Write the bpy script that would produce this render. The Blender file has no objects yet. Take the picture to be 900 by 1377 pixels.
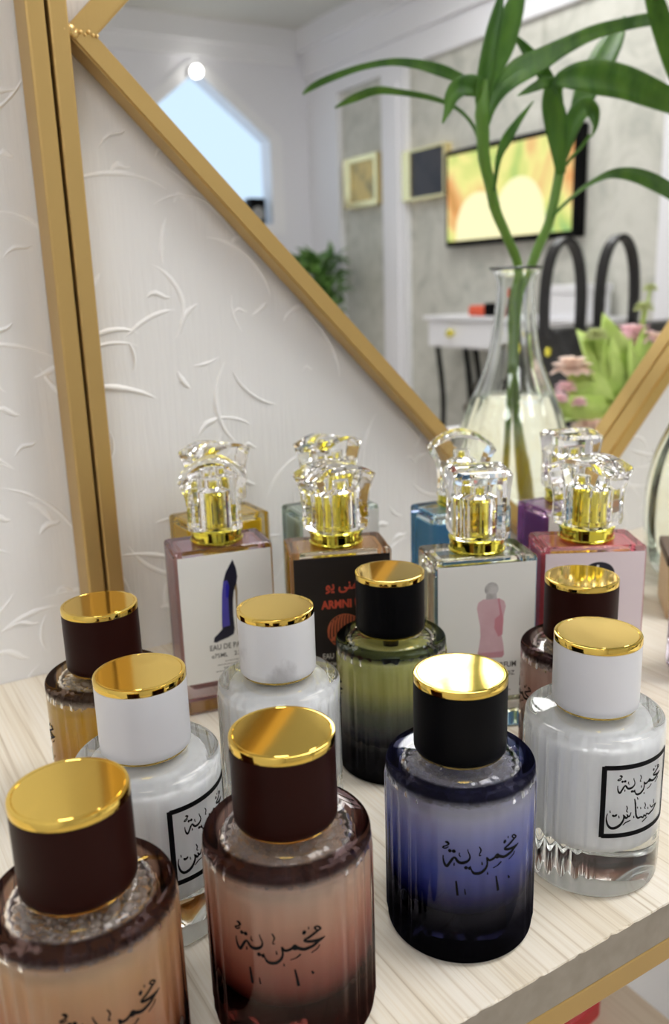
import bpy, bmesh, math, random
from mathutils import Vector, Matrix
PI = math.pi
SC = bpy.context.scene
COL = SC.collection
SH = 0.9            # height of the shelf top above the floor (m)

# ------------------------------------------------------------------ camera, exposure, light
cam_d = bpy.data.cameras.new('camera'); cam = bpy.data.objects.new('camera', cam_d); COL.objects.link(cam)
R_ = Vector((0.85427242, -0.51887139, -0.03148176)); D_ = Vector((-0.15792032, -0.20134734, -0.96670596)); F_ = Vector((0.49525730, 0.83080186, -0.25394581))
cam.matrix_world = Matrix(((R_.x, -D_.x, -F_.x, 0.0), (R_.y, -D_.y, -F_.y, -0.4755), (R_.z, -D_.z, -F_.z, SH + 0.20841), (0, 0, 0, 1)))
cam_d.sensor_fit = 'HORIZONTAL'; cam_d.sensor_width = 36.0; cam_d.lens = 1163.01 / 900 * 36
cam_d.clip_start = 0.01; cam_d.clip_end = 60
cam_d.dof.use_dof = True; cam_d.dof.focus_distance = 0.300; cam_d.dof.aperture_fstop = 19
SC.camera = cam
SC.view_settings.view_transform = 'Standard'; SC.view_settings.look = 'None'
SC.view_settings.exposure = 0.2; SC.view_settings.gamma = 1.0
SC.view_settings.use_curve_mapping = False
try:
    cy = SC.cycles
    cy.max_bounces = 22; cy.transmission_bounces = 20; cy.glossy_bounces = 10; cy.diffuse_bounces = 5; cy.transparent_max_bounces = 16
    cy.caustics_reflective = True; cy.caustics_refractive = True; cy.blur_glossy = 0.4
    cy.sample_clamp_indirect = 40.0; cy.use_denoising = True
except Exception:
    pass
wd = bpy.data.worlds.new('world'); SC.world = wd; wd.use_nodes = True
wd.node_tree.nodes['Background'].inputs[0].default_value = (0.9, 0.93, 1.0, 1); wd.node_tree.nodes['Background'].inputs[1].default_value = 0.3
PANEL = 8.5        # radiance of the ceiling panels
PANELS = [(2.12, -2.35, .6), (1.05, -.80, .6), (-0.75, -1.9, .6)]

# ------------------------------------------------------------------ helpers
def link(name, verts, faces, m, parent=None, smooth=False, loc=None):
    me = bpy.data.meshes.new(name); me.from_pydata([tuple(v) for v in verts], [], [tuple(f) for f in faces])
    if smooth:
        me.polygons.foreach_set('use_smooth', [True] * len(me.polygons))
    me.update()
    o = bpy.data.objects.new(name, me); COL.objects.link(o)
    if m is not None: me.materials.append(m)
    if parent is not None: o.parent = parent
    if loc is not None: o.location = loc
    return o

def linkbm(name, bm, m, parent=None, smooth=False, loc=None):
    bmesh.ops.recalc_face_normals(bm, faces=bm.faces)
    me = bpy.data.meshes.new(name); bm.to_mesh(me); bm.free()
    if smooth: me.polygons.foreach_set('use_smooth', [True] * len(me.polygons))
    o = bpy.data.objects.new(name, me); COL.objects.link(o)
    if m is not None: me.materials.append(m)
    if parent is not None: o.parent = parent
    if loc is not None: o.location = loc
    return o

def tag(o, label=None, cat=None, group=None, kind=None):
    if label: o['label'] = label
    if cat: o['category'] = cat
    if group: o['group'] = group
    if kind: o['kind'] = kind
    return o

def thing(name, label, cat, loc, rz=0.0, group=None):
    o = bpy.data.objects.new(name, None); COL.objects.link(o)
    o.empty_display_size = 0.02
    o.location = loc; o.rotation_euler = (0, 0, rz)
    return tag(o, label, cat, group)

def dup(root, label, loc, rz=0.0, group=None):
    r = root.copy(); COL.objects.link(r); r.location = loc; r.rotation_euler = (0, 0, rz); r['label'] = label
    if group: r['group'] = group
    for ch in list(root.children):
        c = ch.copy(); COL.objects.link(c); c.parent = r
        for g in list(ch.children):
            d = g.copy(); COL.objects.link(d); d.parent = c
    return r

def bmbox(bm, x0, x1, y0, y1, z0, z1, bev=0.0, seg=2):
    r = bmesh.ops.create_cube(bm, size=1.0)
    vs = r['verts']
    for v in vs:
        v.co = Vector((x0 + (v.co.x + .5) * (x1 - x0), y0 + (v.co.y + .5) * (y1 - y0), z0 + (v.co.z + .5) * (z1 - z0)))
    if bev > 0:
        es = list({e for v in vs for e in v.link_edges})
        bmesh.ops.bevel(bm, geom=es, offset=bev, segments=seg, affect='EDGES', profile=0.5)
    return vs

def box(name, x0, x1, y0, y1, z0, z1, m, parent=None, bev=0.0, seg=2):
    bm = bmesh.new(); bmbox(bm, x0, x1, y0, y1, z0, z1, bev, seg)
    return linkbm(name, bm, m, parent)

def lathe_data(prof, n=96, rib=None, ph0=0.0):
    """prof: [(r, z)]; rib(r, z, angle) -> extra radius. Closed at both ends where r is 0."""
    V = []; F = []; rows = []
    for (r, z) in prof:
        if r < 1e-7:
            rows.append([len(V)]); V.append((0, 0, z))
        else:
            row = []
            for k in range(n):
                a = ph0 + 2 * PI * k / n
                rr = r + (rib(r, z, a) if rib else 0.0)
                row.append(len(V)); V.append((rr * math.cos(a), rr * math.sin(a), z))
            rows.append(row)
    for i in range(len(rows) - 1):
        A, B = rows[i], rows[i + 1]
        if len(A) == 1 and len(B) == 1: continue
        for k in range(n):
            k2 = (k + 1) % n
            if len(A) == 1: F.append((A[0], B[k2], B[k]))
            elif len(B) == 1: F.append((A[k], A[k2], B[0]))
            else: F.append((A[k], A[k2], B[k2], B[k]))
    return V, F

def lathe(name, prof, m, parent=None, n=96, rib=None, smooth=True, loc=None):
    V, F = lathe_data(prof, n, rib)
    return link(name, V, F, m, parent, smooth, loc)

def merge(*parts):
    V = []; F = []
    for (v, f) in parts:
        b = len(V); V += list(v); F += [tuple(i + b for i in q) for q in f]
    return V, F

def flip(vf): return vf[0], [tuple(reversed(q)) for q in vf[1]]

def arc(cx, cz, r, a0, a1, n):
    return [(cx + r * math.cos(math.radians(a0 + (a1 - a0) * i / n)), cz + r * math.sin(math.radians(a0 + (a1 - a0) * i / n))) for i in range(n + 1)]

def catmull(P, k):
    out = []; n = len(P); d = len(P[0])
    for i in range(n - 1):
        p0, p1, p2, p3 = P[max(i - 1, 0)], P[i], P[i + 1], P[min(i + 2, n - 1)]
        for j in range(k):
            t = j / k
            out.append(tuple(.5 * (2 * p1[c] + (p2[c] - p0[c]) * t + (2 * p0[c] - 5 * p1[c] + 4 * p2[c] - p3[c]) * t * t + (3 * p1[c] - p0[c] - 3 * p2[c] + p3[c]) * t ** 3) for c in range(d)))
    out.append(tuple(P[-1])); return out

def tube_data(P, radii, n=10):
    P = [Vector(p[:3]) for p in P]; V = []; F = []
    up = Vector((0.13, 0.31, 0.94))
    for i, p in enumerate(P):
        t = (P[min(i + 1, len(P) - 1)] - P[max(i - 1, 0)]).normalized()
        a = t.cross(up)
        if a.length < .05: a = t.cross(Vector((1, 0, 0)))
        a.normalize(); b = a.cross(t).normalized()
        r = radii[i] if hasattr(radii, '__len__') else radii
        for k in range(n):
            an = 2 * PI * k / n
            V.append(p + a * (r * math.cos(an)) + b * (r * math.sin(an)))
    for i in range(len(P) - 1):
        for k in range(n):
            k2 = (k + 1) % n
            F.append((i * n + k, i * n + k2, (i + 1) * n + k2, (i + 1) * n + k))
    F.append(tuple(reversed(range(n)))); F.append(tuple((len(P) - 1) * n + k for k in range(n)))
    return V, F

def tube(name, P, radii, m, parent=None, n=10, loc=None):
    V, F = tube_data(P, radii, n)
    return link(name, V, F, m, parent, True, loc)

def prism_data(poly, fn, thick):
    """poly: 2-D points (counter-clockwise); fn(u, v, t) -> 3-D point, t in 0..thick."""
    n = len(poly)
    V = [fn(u, v, 0.0) for u, v in poly] + [fn(u, v, thick) for u, v in poly]
    F = [tuple(reversed(range(n))), tuple(range(n, 2 * n))] + [(i, (i + 1) % n, n + (i + 1) % n, n + i) for i in range(n)]
    return V, F

# ------------------------------------------------------------------ materials
def nodes(name):
    m = bpy.data.materials.new(name); m.use_nodes = True
    nt = m.node_tree; nt.nodes.clear()
    out = nt.nodes.new('ShaderNodeOutputMaterial')
    return m, nt, out

def N(nt, kind, **kw):
    n = nt.nodes.new(kind)
    for k, v in kw.items():
        if k in n.inputs: n.inputs[k].default_value = v
        else: setattr(n, k, v)
    return n

def rgb(r, g, b):   # sRGB 0..255 to linear
    f = lambda c: (c / 12.92 if c <= .04045 else ((c + .055) / 1.055) ** 2.4)
    return (f(r / 255), f(g / 255), f(b / 255), 1.0)

def ramp(nt, stops, fac):
    r = nt.nodes.new('ShaderNodeValToRGB'); e = r.color_ramp.elements
    e[0].position, e[0].color = stops[0]; e[1].position, e[1].color = stops[-1]
    for p, c in stops[1:-1]:
        q = e.new(p); q.color = c
    nt.links.new(fac, r.inputs[0]); return r

def princ(name, col, rough=.5, metal=0.0, spec=.5, bump=None, vary=None, coat=0.0, trans=0.0, sub=0.0):
    m, nt, out = nodes(name)
    b = N(nt, 'ShaderNodeBsdfPrincipled')
    b.inputs['Base Color'].default_value = col; b.inputs['Roughness'].default_value = rough; b.inputs['Metallic'].default_value = metal
    b.inputs['Specular IOR Level'].default_value = spec; b.inputs['Coat Weight'].default_value = coat
    b.inputs['Transmission Weight'].default_value = trans
    nt.links.new(b.outputs[0], out.inputs[0])
    tc = N(nt, 'ShaderNodeTexCoord')
    if vary:      # (scale vector, amount, other colour)
        mp = N(nt, 'ShaderNodeMapping'); mp.inputs['Scale'].default_value = vary[0]
        nt.links.new(tc.outputs['Object'], mp.inputs[0])
        no = N(nt, 'ShaderNodeTexNoise', Scale=1.0, Detail=5.0); nt.links.new(mp.outputs[0], no.inputs['Vector'])
        r = ramp(nt, [(.35, col), (.35 + .5 * vary[1], vary[2])], no.outputs[0]); nt.links.new(r.outputs[0], b.inputs['Base Color'])
    if bump:      # (scale vector, strength, distance)
        mp = N(nt, 'ShaderNodeMapping'); mp.inputs['Scale'].default_value = bump[0]
        nt.links.new(tc.outputs['Object'], mp.inputs[0])
        no = N(nt, 'ShaderNodeTexNoise', Scale=1.0, Detail=4.0); nt.links.new(mp.outputs[0], no.inputs['Vector'])
        bp = N(nt, 'ShaderNodeBump'); bp.inputs['Strength'].default_value = bump[1]; bp.inputs['Distance'].default_value = bump[2]
        nt.links.new(no.outputs[0], bp.inputs['Height']); nt.links.new(bp.outputs[0], b.inputs['Normal'])
    return m

def glass(name, col=(1, 1, 1, 1), ior=1.5, rough=0.0, zstops=None):
    """zstops: [(height in mm, colour)], a tint sprayed on the glass by height."""
    m, nt, out = nodes(name)
    g = N(nt, 'ShaderNodeBsdfGlass'); g.inputs['Color'].default_value = col; g.inputs['IOR'].default_value = ior; g.inputs['Roughness'].default_value = rough
    if zstops: nt.links.new(zramp(nt, zstops).outputs[0], g.inputs['Color'])
    nt.links.new(g.outputs[0], out.inputs[0]); return m

def zramp(nt, stops):
    tc = N(nt, 'ShaderNodeTexCoord'); sp = N(nt, 'ShaderNodeSeparateXYZ'); nt.links.new(tc.outputs['Object'], sp.inputs[0])
    mr = N(nt, 'ShaderNodeMapRange'); mr.inputs['From Min'].default_value = 0.0; mr.inputs['From Max'].default_value = 0.1
    nt.links.new(sp.outputs['Z'], mr.inputs[0])
    return ramp(nt, [(z / 100.0, c) for z, c in stops], mr.outputs[0])

def liquid(name, zstops, cloud=.5, ior=1.36):
    """slightly cloudy perfume whose colour deepens towards the base"""
    m, nt, out = nodes(name)
    zr = zramp(nt, zstops)
    g = N(nt, 'ShaderNodeBsdfGlass'); g.inputs['IOR'].default_value = ior; g.inputs['Roughness'].default_value = 0.02
    d = N(nt, 'ShaderNodeBsdfDiffuse'); t = N(nt, 'ShaderNodeBsdfTranslucent')
    for q in (g, d, t): nt.links.new(zr.outputs[0], q.inputs['Color'])
    a = N(nt, 'ShaderNodeMixShader'); a.inputs[0].default_value = .22
    nt.links.new(d.outputs[0], a.inputs[1]); nt.links.new(t.outputs[0], a.inputs[2])
    b = N(nt, 'ShaderNodeMixShader'); b.inputs[0].default_value = cloud
    nt.links.new(g.outputs[0], b.inputs[1]); nt.links.new(a.outputs[0], b.inputs[2])
    nt.links.new(b.outputs[0], out.inputs[0]); return m

def emit(name, col, s):
    m, nt, out = nodes(name)
    e = N(nt, 'ShaderNodeEmission'); e.inputs[0].default_value = col; e.inputs[1].default_value = s
    nt.links.new(e.outputs[0], out.inputs[0]); return m

M = {}
M['wallraised'] = princ('wallpaper_relief', rgb(240, 240, 240), .5)
M['wall'] = princ('embossed_wallpaper', rgb(229, 229, 229), .6, bump=((420, 420, 38), .55, .0006))
M['bar'] = princ('gold_paint', (.57, .385, .14, 1), .38, .75, bump=((900, 900, 60), .12, .0003))
M['bar_dark'] = princ('weld_gold', (.78, .56, .24, 1), .32, .85)
M['gold'] = princ('polished_gold', (.86, .60, .13, 1), .07, 1.0, bump=((60, 60, 60), .04, .0004))
M['goldg'] = princ('bright_yellow_gold', (.86, .76, .10, 1), .06, 1.0)
M['mirror'] = princ('mirror_glass', (.93, .94, .94, 1), 0.0, 1.0)
M['white'] = princ('white_paint', rgb(232, 232, 236), .5)
M['farwall'] = princ('white_plaster', rgb(226, 226, 232), .8)
M['ceil'] = princ('ceiling_paint', rgb(204, 204, 200), .9)
M['leaf'] = princ('bamboo_leaf', rgb(52, 98, 26), .38, spec=.4, vary=((60, 60, 12), .6, rgb(86, 132, 42)))
def stem_mat():
    m, nt, out = nodes('bamboo_stem'); b = N(nt, 'ShaderNodeBsdfPrincipled'); b.inputs['Roughness'].default_value = .4
    tc = N(nt, 'ShaderNodeTexCoord'); sp = N(nt, 'ShaderNodeSeparateXYZ'); nt.links.new(tc.outputs['Object'], sp.inputs[0])
    r = ramp(nt, [(.0, rgb(214, 186, 60)), (.10, rgb(206, 186, 66)), (.16, rgb(112, 150, 52)), (1.0, rgb(84, 132, 42))], sp.outputs['Z'])
    mr = N(nt, 'ShaderNodeMapRange'); mr.inputs['From Max'].default_value = .45; nt.links.new(sp.outputs['Z'], mr.inputs[0]); nt.links.new(mr.outputs[0], r.inputs[0])
    nt.links.new(r.outputs[0], b.inputs[0]); nt.links.new(b.outputs[0], out.inputs[0]); return m
M['stem'] = stem_mat()
M['black'] = princ('satin_black', (.0025, .0025, .003, 1), .42, spec=.08)
M['brown'] = princ('satin_brown', (.019, .0040, .0027, 1), .42, spec=.09)
M['capwhite'] = princ('white_plastic', rgb(216, 217, 222), .38, coat=.15)
M['capmarble'] = princ('white_smudged_plastic', rgb(190, 190, 192), .38, vary=((55, 55, 40), .22, rgb(226, 227, 230)))
M['ink'] = princ('black_ink', (.003, .003, .004, 1), .6, spec=.1)
M['paper'] = princ('white_label_paper', rgb(226, 225, 220), .45)
M['crystal'] = glass('clear_acrylic', (1, 1, 1, 1), 1.47)
M['clear'] = glass('clear_glass', (.985, .995, .99, 1), 1.5)
M['dark'] = princ('dark_brown_plastic', (.02, .015, .012, 1), .45)
M['tubeplastic'] = princ('grey_tube_plastic', rgb(150, 150, 150), .4)

# ------------------------------------------------------------------ the room
def struct(o): o['kind'] = 'structure'; return o
XR, YF, XL, ZC = 3.0, -4.68, -1.6, SH + 1.72
def floor_mat():
    m, nt, out = nodes('floor_tiles'); b = N(nt, 'ShaderNodeBsdfPrincipled'); b.inputs['Roughness'].default_value = .25
    tc = N(nt, 'ShaderNodeTexCoord'); br = N(nt, 'ShaderNodeTexBrick', offset=0.0); br.inputs['Scale'].default_value = 1.0
    br.inputs['Color1'].default_value = rgb(222, 214, 202); br.inputs['Color2'].default_value = rgb(216, 208, 196); br.inputs['Mortar'].default_value = rgb(180, 172, 160)
    br.inputs['Brick Width'].default_value = .6; br.inputs['Row Height'].default_value = .6; br.inputs['Mortar Size'].default_value = .004
    nt.links.new(tc.outputs['Object'], br.inputs['Vector']); nt.links.new(br.outputs[0], b.inputs[0]); nt.links.new(b.outputs[0], out.inputs[0]); return m
def marble_mat():
    m, nt, out = nodes('grey_marble_wallpaper'); b = N(nt, 'ShaderNodeBsdfPrincipled'); b.inputs['Roughness'].default_value = .55
    tc = N(nt, 'ShaderNodeTexCoord')
    no = N(nt, 'ShaderNodeTexNoise', Scale=5.0, Detail=9.0, Roughness=.65, Distortion=1.4); nt.links.new(tc.outputs['Object'], no.inputs['Vector'])
    r = ramp(nt, [(.28, rgb(164, 166, 158)), (.45, rgb(192, 192, 182)), (.60, rgb(206, 205, 196)), (.75, rgb(184, 185, 176))], no.outputs[0])
    br = N(nt, 'ShaderNodeTexBrick', offset=0.0); br.inputs['Scale'].default_value = 1.0; br.inputs['Brick Width'].default_value = 4.0; br.inputs['Row Height'].default_value = 1.1; br.inputs['Mortar Size'].default_value = .012
    br.inputs['Color1'].default_value = (1, 1, 1, 1); br.inputs['Color2'].default_value = (1, 1, 1, 1); br.inputs['Mortar'].default_value = (.82, .82, .80, 1)
    mp = N(nt, 'ShaderNodeMapping'); mp.inputs['Rotation'].default_value = (0, PI / 2, 0); mp.inputs['Location'].default_value = (0, .43, 0)
    nt.links.new(tc.outputs['Object'], mp.inputs[0]); nt.links.new(mp.outputs[0], br.inputs['Vector'])
    mx = N(nt, 'ShaderNodeMix', data_type='RGBA', blend_type='MULTIPLY'); mx.inputs[0].default_value = 1.0
    nt.links.new(r.outputs[0], mx.inputs[6]); nt.links.new(br.outputs[0], mx.inputs[7]); nt.links.new(mx.outputs[2], b.inputs[0])
    nt.links.new(b.outputs[0], out.inputs[0]); return m
M['marble'] = marble_mat()
struct(box('floor', XL - .1, XR + .1, YF - .9, .1, -.1, 0, floor_mat()))
struct(box('ceiling', XL - .1, XR + .1, YF - .9, .1, ZC, ZC + .1, M['ceil']))
struct(box('wall_left', XL - .1, XL, YF, 0, 0, ZC, M['farwall']))
struct(box('wall_right', XR, XR + .1, YF, 0, 0, ZC, M['marble']))

# wall the shelf stands against: flat sheet with raised brush strokes and scrolls in the paper
def wallpaper():
    rnd = random.Random(11)
    bm = bmesh.new(); bmbox(bm, XL, XR, 0.0, .1, 0, ZC)
    def stroke(pts, w, hgt):
        n = len(pts); rows = []
        for i, (x, z) in enumerate(pts):
            x0, z0 = pts[max(i - 1, 0)]; x1, z1 = pts[min(i + 1, n - 1)]
            L = math.hypot(x1 - x0, z1 - z0) or 1; nx, nz = -(z1 - z0) / L, (x1 - x0) / L
            f = math.sin(PI * (i + .35) / (n - .3)) ** .7
            f *= rnd.uniform(.75, 1.1)
            row = []
            for s, hh in ((-1, 0), (-.55, .75), (0, 1), (.55, .75), (1, 0)):
                row.append(bm.verts.new((x + nx * s * w * f, .0002 - hh * hgt * f, SH + z + nz * s * w * f)))
            rows.append(row)
        for i in range(n - 1):
            for k in range(4):
                fc = bm.faces.new((rows[i][k], rows[i][k + 1], rows[i + 1][k + 1], rows[i + 1][k])); fc.smooth = True; fc.material_index = 1
    for k in range(620):
        x = rnd.uniform(-.12, .95); z = rnd.uniform(-.02, .56)
        R = rnd.choice((.02, .03, .045, .07)) * rnd.uniform(.7, 1.3); a0 = rnd.uniform(0, 2 * PI); da = min(rnd.uniform(.5, 2.0), .055 / R) * rnd.choice((-1, 1))
        pts = [(x + R * (1 + .12 * i / 11) * math.cos(a0 + da * i / 11), z + R * math.sin(a0 + da * i / 11)) for i in range(12)]
        stroke(pts, rnd.uniform(.0009, .0022), rnd.uniform(.0008, .0017))
    for k in range(260):
        x = rnd.uniform(-.12, 1.0); z = rnd.uniform(-.02, .62); a = rnd.uniform(-.5, .9); L = rnd.uniform(.008, .02)
        pts = [(x + L * i / 5 * math.cos(a), z + L * i / 5 * math.sin(a) + .002 * math.sin(i)) for i in range(6)]
        stroke(pts, rnd.uniform(.0012, .0026), rnd.uniform(.0009, .0019))
    me = bpy.data.meshes.new('wall_back'); bm.to_mesh(me); bm.free()
    me.materials.append(M['wall']); me.materials.append(M['wallraised']); o = bpy.data.objects.new('wall_back', me); COL.objects.link(o); return struct(o)
wallpaper()

# far wall with a gable-topped window
def far_wall():
    a = [(XL, 0), (1.74, 0), (1.74, SH + 1.09), (2.22, SH + 1.46), (2.22, ZC), (XL, ZC)]
    b = [(2.70, 0), (XR, 0), (XR, ZC), (2.22, ZC), (2.22, SH + 1.46), (2.70, SH + 1.09)]
    c = [(1.74, 0), (2.70, 0), (2.70, SH + .58), (1.74, SH + .58)]
    V, F = merge(*[prism_data(p, lambda u, v, t: (u, YF - t, v), .16) for p in (a, b, c)])
    bm = bmesh.new(); vs = [bm.verts.new(v) for v in V]
    for f in F: bm.faces.new([vs[i] for i in f])
    struct(linkbm('wall_front', bm, M['farwall']))
far_wall()
w1 = struct(link('window_1', *prism_data([(1.74, SH + .58), (2.70, SH + .58), (2.70, SH + 1.09), (2.22, SH + 1.46), (1.74, SH + 1.09)], lambda u, v, t: (u, YF - .13 - t, v), .02), emit('daylight_sky_pane', (.62, .80, 1.0, 1), 1.05)))
def win_frame():
    P = [(1.74, SH + .58), (2.70, SH + .58), (2.70, SH + 1.09), (2.22, SH + 1.46), (1.74, SH + 1.09)]
    V = []; F = []
    n = len(P); cx, cz = 2.22, SH + .95
    for t in (YF - .12, YF + .012):
        for s in (.965, 1.14):
            for (x, z) in P: V.append((cx + (x - cx) * s, t, cz + (z - cz) * s))
    for i in range(n):
        j = (i + 1) % n
        F += [(2 * n + i, 2 * n + j, 3 * n + j, 3 * n + i), (i, j, 2 * n + j, 2 * n + i), (3 * n + i, 3 * n + j, n + j, n + i), (i, n + i, n + j, j)]
    bm = bmesh.new(); vs = [bm.verts.new(v) for v in V]
    for f in F: bm.faces.new([vs[i] for i in f])
    o = linkbm('window_frame', bm, M['white'], w1); return o
win_frame()
# white mouldings and pilasters of the marble wall
def trim(name, boxes, m=None):
    bm = bmesh.new()
    for b in boxes: bmbox(bm, *b)
    return struct(linkbm(name, bm, m or M['white']))
trim('trim_1', [(XR - .03, XR - .0005, YF, 0, SH + 1.32, ZC), (XR - .06, XR - .03, YF, 0, SH + 1.46, ZC), (XR - .12, XR - .06, YF, 0, SH + 1.60, ZC)])
trim('trim_2', [(XR - .04, XR - .0005, -3.85, -3.63, 0, SH + 1.3195), (XR - .055, XR - .04, -3.80, -3.68, 0.1, SH + 1.25)])
trim('trim_3', [(XR - .04, XR - .0005, -4.6795, -4.32, 0, SH + 1.3195)])
trim('trim_4', [(XR - .04, XR - .0005, -1.93, -1.68, 0, SH + 1.3195)])
trim('trim_5', [(XL, XR - .121, YF + .0005, YF + .05, SH + 1.60, ZC), (XL, XR - .121, YF + .0005, YF + .025, SH + 1.52, SH + 1.60)])

# ceiling light panels (they light the room)
lm = emit('lit_led_diffuser', (1, .985, .965, 1), PANEL)
cl = None
for i, (x, y, s) in enumerate(PANELS):
    if cl is None:
        cl = thing('ceiling_light', 'square white LED panel on the ceiling behind the camera', 'ceiling light', (x, y, ZC), 0, 'ceiling LED panels')
        bm = bmesh.new()
        for b in ((-.48, .48, -.48, -.45), (-.48, .48, .45, .48), (-.48, -.45, -.45, .45), (.45, .48, -.45, .45)): bmbox(bm, b[0], b[1], b[2], b[3], -.03, -.0005)
        linkbm('frame', bm, M['white'], cl)
        box('diffuser', -.45, .45, -.45, .45, -.022, -.012, lm, cl)
    else:
        dup(cl, 'square white LED panel on the ceiling behind the camera', (x, y, ZC))

# ------------------------------------------------------------------ things on the far side of the room (seen in the mirror)
XW = XR - .0005
def onwall(name, label, cat, y, z): return thing(name, label, cat, (XW, y, z))
def screen_mat():
    m, nt, out = nodes('television_picture'); tc = N(nt, 'ShaderNodeTexCoord')
    no = N(nt, 'ShaderNodeTexNoise', Scale=2.6, Detail=4.0, Distortion=1.1); nt.links.new(tc.outputs['Object'], no.inputs['Vector'])
    r = ramp(nt, [(.28, rgb(96, 176, 120)), (.38, rgb(200, 216, 124)), (.46, rgb(244, 236, 150)), (.54, rgb(240, 204, 136)), (.62, rgb(232, 164, 104)), (.74, rgb(150, 140, 70))], no.outputs[0])
    e = N(nt, 'ShaderNodeEmission'); e.inputs[1].default_value = 1.0; nt.links.new(r.outputs[0], e.inputs[0]); nt.links.new(e.outputs[0], out.inputs[0]); return m
tv = onwall('television', 'wide television in a black frame on the marble wall, seen in the mirror', 'television', -2.797, SH + .61)
box('casing', -.06, 0, -.452, .452, -.232, .232, M['black'], tv, .008)
box('screen', -.0625, -.058, -.43, .425, -.205, .205, screen_mat(), tv)
def dome(y0, y1, z0, h, t):
    pts = [(y1 + (y0 - y1) * .5 * (1 - math.cos(PI * i / 24)), z0 + h * math.sin(PI * i / 24) ** .75) for i in range(25)]
    return prism_data(pts, lambda u, v, q: (-.0625 - t - q, u, v), .0004)
V, F = merge(dome(-.36, -.02, -.205, .22, .0002), dome(-.08, .27, -.205, .26, .0008))
cl_dome = link('picture', V, F, emit('pale_yellow_screen_light', rgb(255, 247, 195), 1.05), tv); cl_dome.data.materials[0] = cl_dome.data.materials[0]
for k, (lab, y, z, w, h, pic) in enumerate([('small gold-framed picture on the marble panel, left of the pilaster in the mirror', -4.068, SH + .79, .178, .14, rgb(150, 140, 95)),
                                   ('dark gold-edged picture beside the television, seen in the mirror', -3.457, SH + .765, .187, .128, rgb(34, 34, 42))]):
    p = onwall('wall_picture', lab, 'picture', y, z)
    bm = bmesh.new(); g = .03 if k == 0 else .012
    bmbox(bm, -.05, 0, -w, -w + .075, -h, h); bmbox(bm, -.05, 0, w - g, w, -h, h); bmbox(bm, -.05, 0, -w + .075, w - g, h - g, h); bmbox(bm, -.05, 0, -w + .075, w - g, -h, -h + g)
    linkbm('frame', bm, princ('picture_gold_%s' % 'ab'[k], (.95, .80, .42, 1), .25, .8), p)
    box('picture', -.04, -.004, -w + .075, w - g, -h + g, h - g, princ('picture_print_%s' % 'ab'[k], pic, .4, vary=((6, 9, 9), .3, (pic[0] * 2.2, pic[1] * 2, pic[2] * 1.6, 1))), p)
lampo = thing('wall_lamp', 'round glowing bulb at the peak of the gabled window, seen in the mirror', 'lamp', (2.195, YF + .013, SH + 1.425))
V, F = lathe_data([(0, 0), (.03, 0), (.035, .03), (0, .03)], 24)
link('socket', [(v[0], v[2], v[1]) for v in V], F, M['white'], lampo, True)
V, F = lathe_data([(.034 * math.sin(PI * i / 12) if 0 < i < 12 else 0, .06 - .034 * math.cos(PI * i / 12)) for i in range(13)], 24)
link('bulb', [(v[0], v[2], v[1]) for v in V], F, emit('lit_bulb', (1, .97, .9, 1), 9.0), lampo, True)
spk = thing('speaker', 'small black speaker on the window sill, seen in the mirror', 'speaker', (2.585, YF - .045, SH + .5805))
box('cabinet', -.055, .055, -.04, .04, 0, .17, M['black'], spk, .006)
V, F = lathe_data([(0, 0), (.03, .004), (.042, 0), (.044, 0), (.044, -.004), (0, -.004)], 24)
link('driver', [(v[0], v[2] + .041, v[1] + .075) for v in V], F, M['tubeplastic'], spk, True)

# console table with drawer
con = thing('console_table', 'white console table with gold drawer knob and black curved legs, seen in the mirror', 'table', (2.915, -2.63, 0))
bm = bmesh.new(); bmbox(bm, -.18, .084, -.545, .545, SH + .022, SH + .042, .004); bmbox(bm, -.15, .08, -.53, .53, SH - .112, SH + .022)
linkbm('cabinet', bm, M['white'], con)
for y in (-.27, .27):
    dr = box('drawer', -.163, -.1505, y - .25, y + .25, SH - .105, SH + .015, M['white'], con, .004)
    V, F = lathe_data([(0, 0), (.012, 0), (.008, .012), (.02, .022), (.017, .034), (0, .037)], 20)
    link('knob', [(-.163 - v[2], y - .05 + v[0], SH - .04 + v[1]) for v in V], F, M['goldg'], dr, True)
for sx in (-.12, .06):
    for sy in (-.50, -.2, .2, .50):
        P = [(sx + .0 * t, sy + .05 * math.sin(PI * 1.2 * t) * (1 if sy < 0 else -1), (SH - .112) * (1 - t)) for t in [i / 14 for i in range(15)]]
        tube('leg', P, [.014] * 15, M['black'], con, 8)
box('lower_shelf', -.13, .07, -.47, .47, SH - .62, SH - .60, M['dark'], con, .003)
def basket():
    t = thing('basket', 'dark wicker basket under the console table, seen in the mirror', 'basket', (2.885, -2.86, SH - .5999))
    prof = [(0, 0), (.07, 0)] + [(.075 + .03 * i / 10 + .005 * (i % 2), .02 + .018 * i) for i in range(11)] + [(.095, .2), (.06, .02), (0, .012)]
    lathe('body', prof, princ('wicker', rgb(70, 55, 40), .8), t, 36, lambda r, z, a: .004 * math.sin(18 * a))
    P = [(0, .095 * math.cos(PI * i / 16), .2 + .14 * math.sin(PI * i / 16)) for i in range(17)]
    tube('handle', P, .008, princ('wicker_handle', rgb(60, 46, 34), .8), t, 8)
basket()
red = thing('lipstick_case', 'small orange red case lying on the console table, seen in the mirror', 'case', (2.81, -2.735, SH + .0425))
bm = bmesh.new(); bmbox(bm, -.05, .05, -.115, -.0, 0, .05, .012); linkbm('body', bm, princ('orange_red_lacquer', rgb(226, 96, 66), .35), red)
bm = bmesh.new(); bmbox(bm, -.05, .05, .0, .0, 0, 0) if False else bmbox(bm, -.052, .052, .0, .075, 0, .062, .012); linkbm('lid', bm, M['black'], red)
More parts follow.
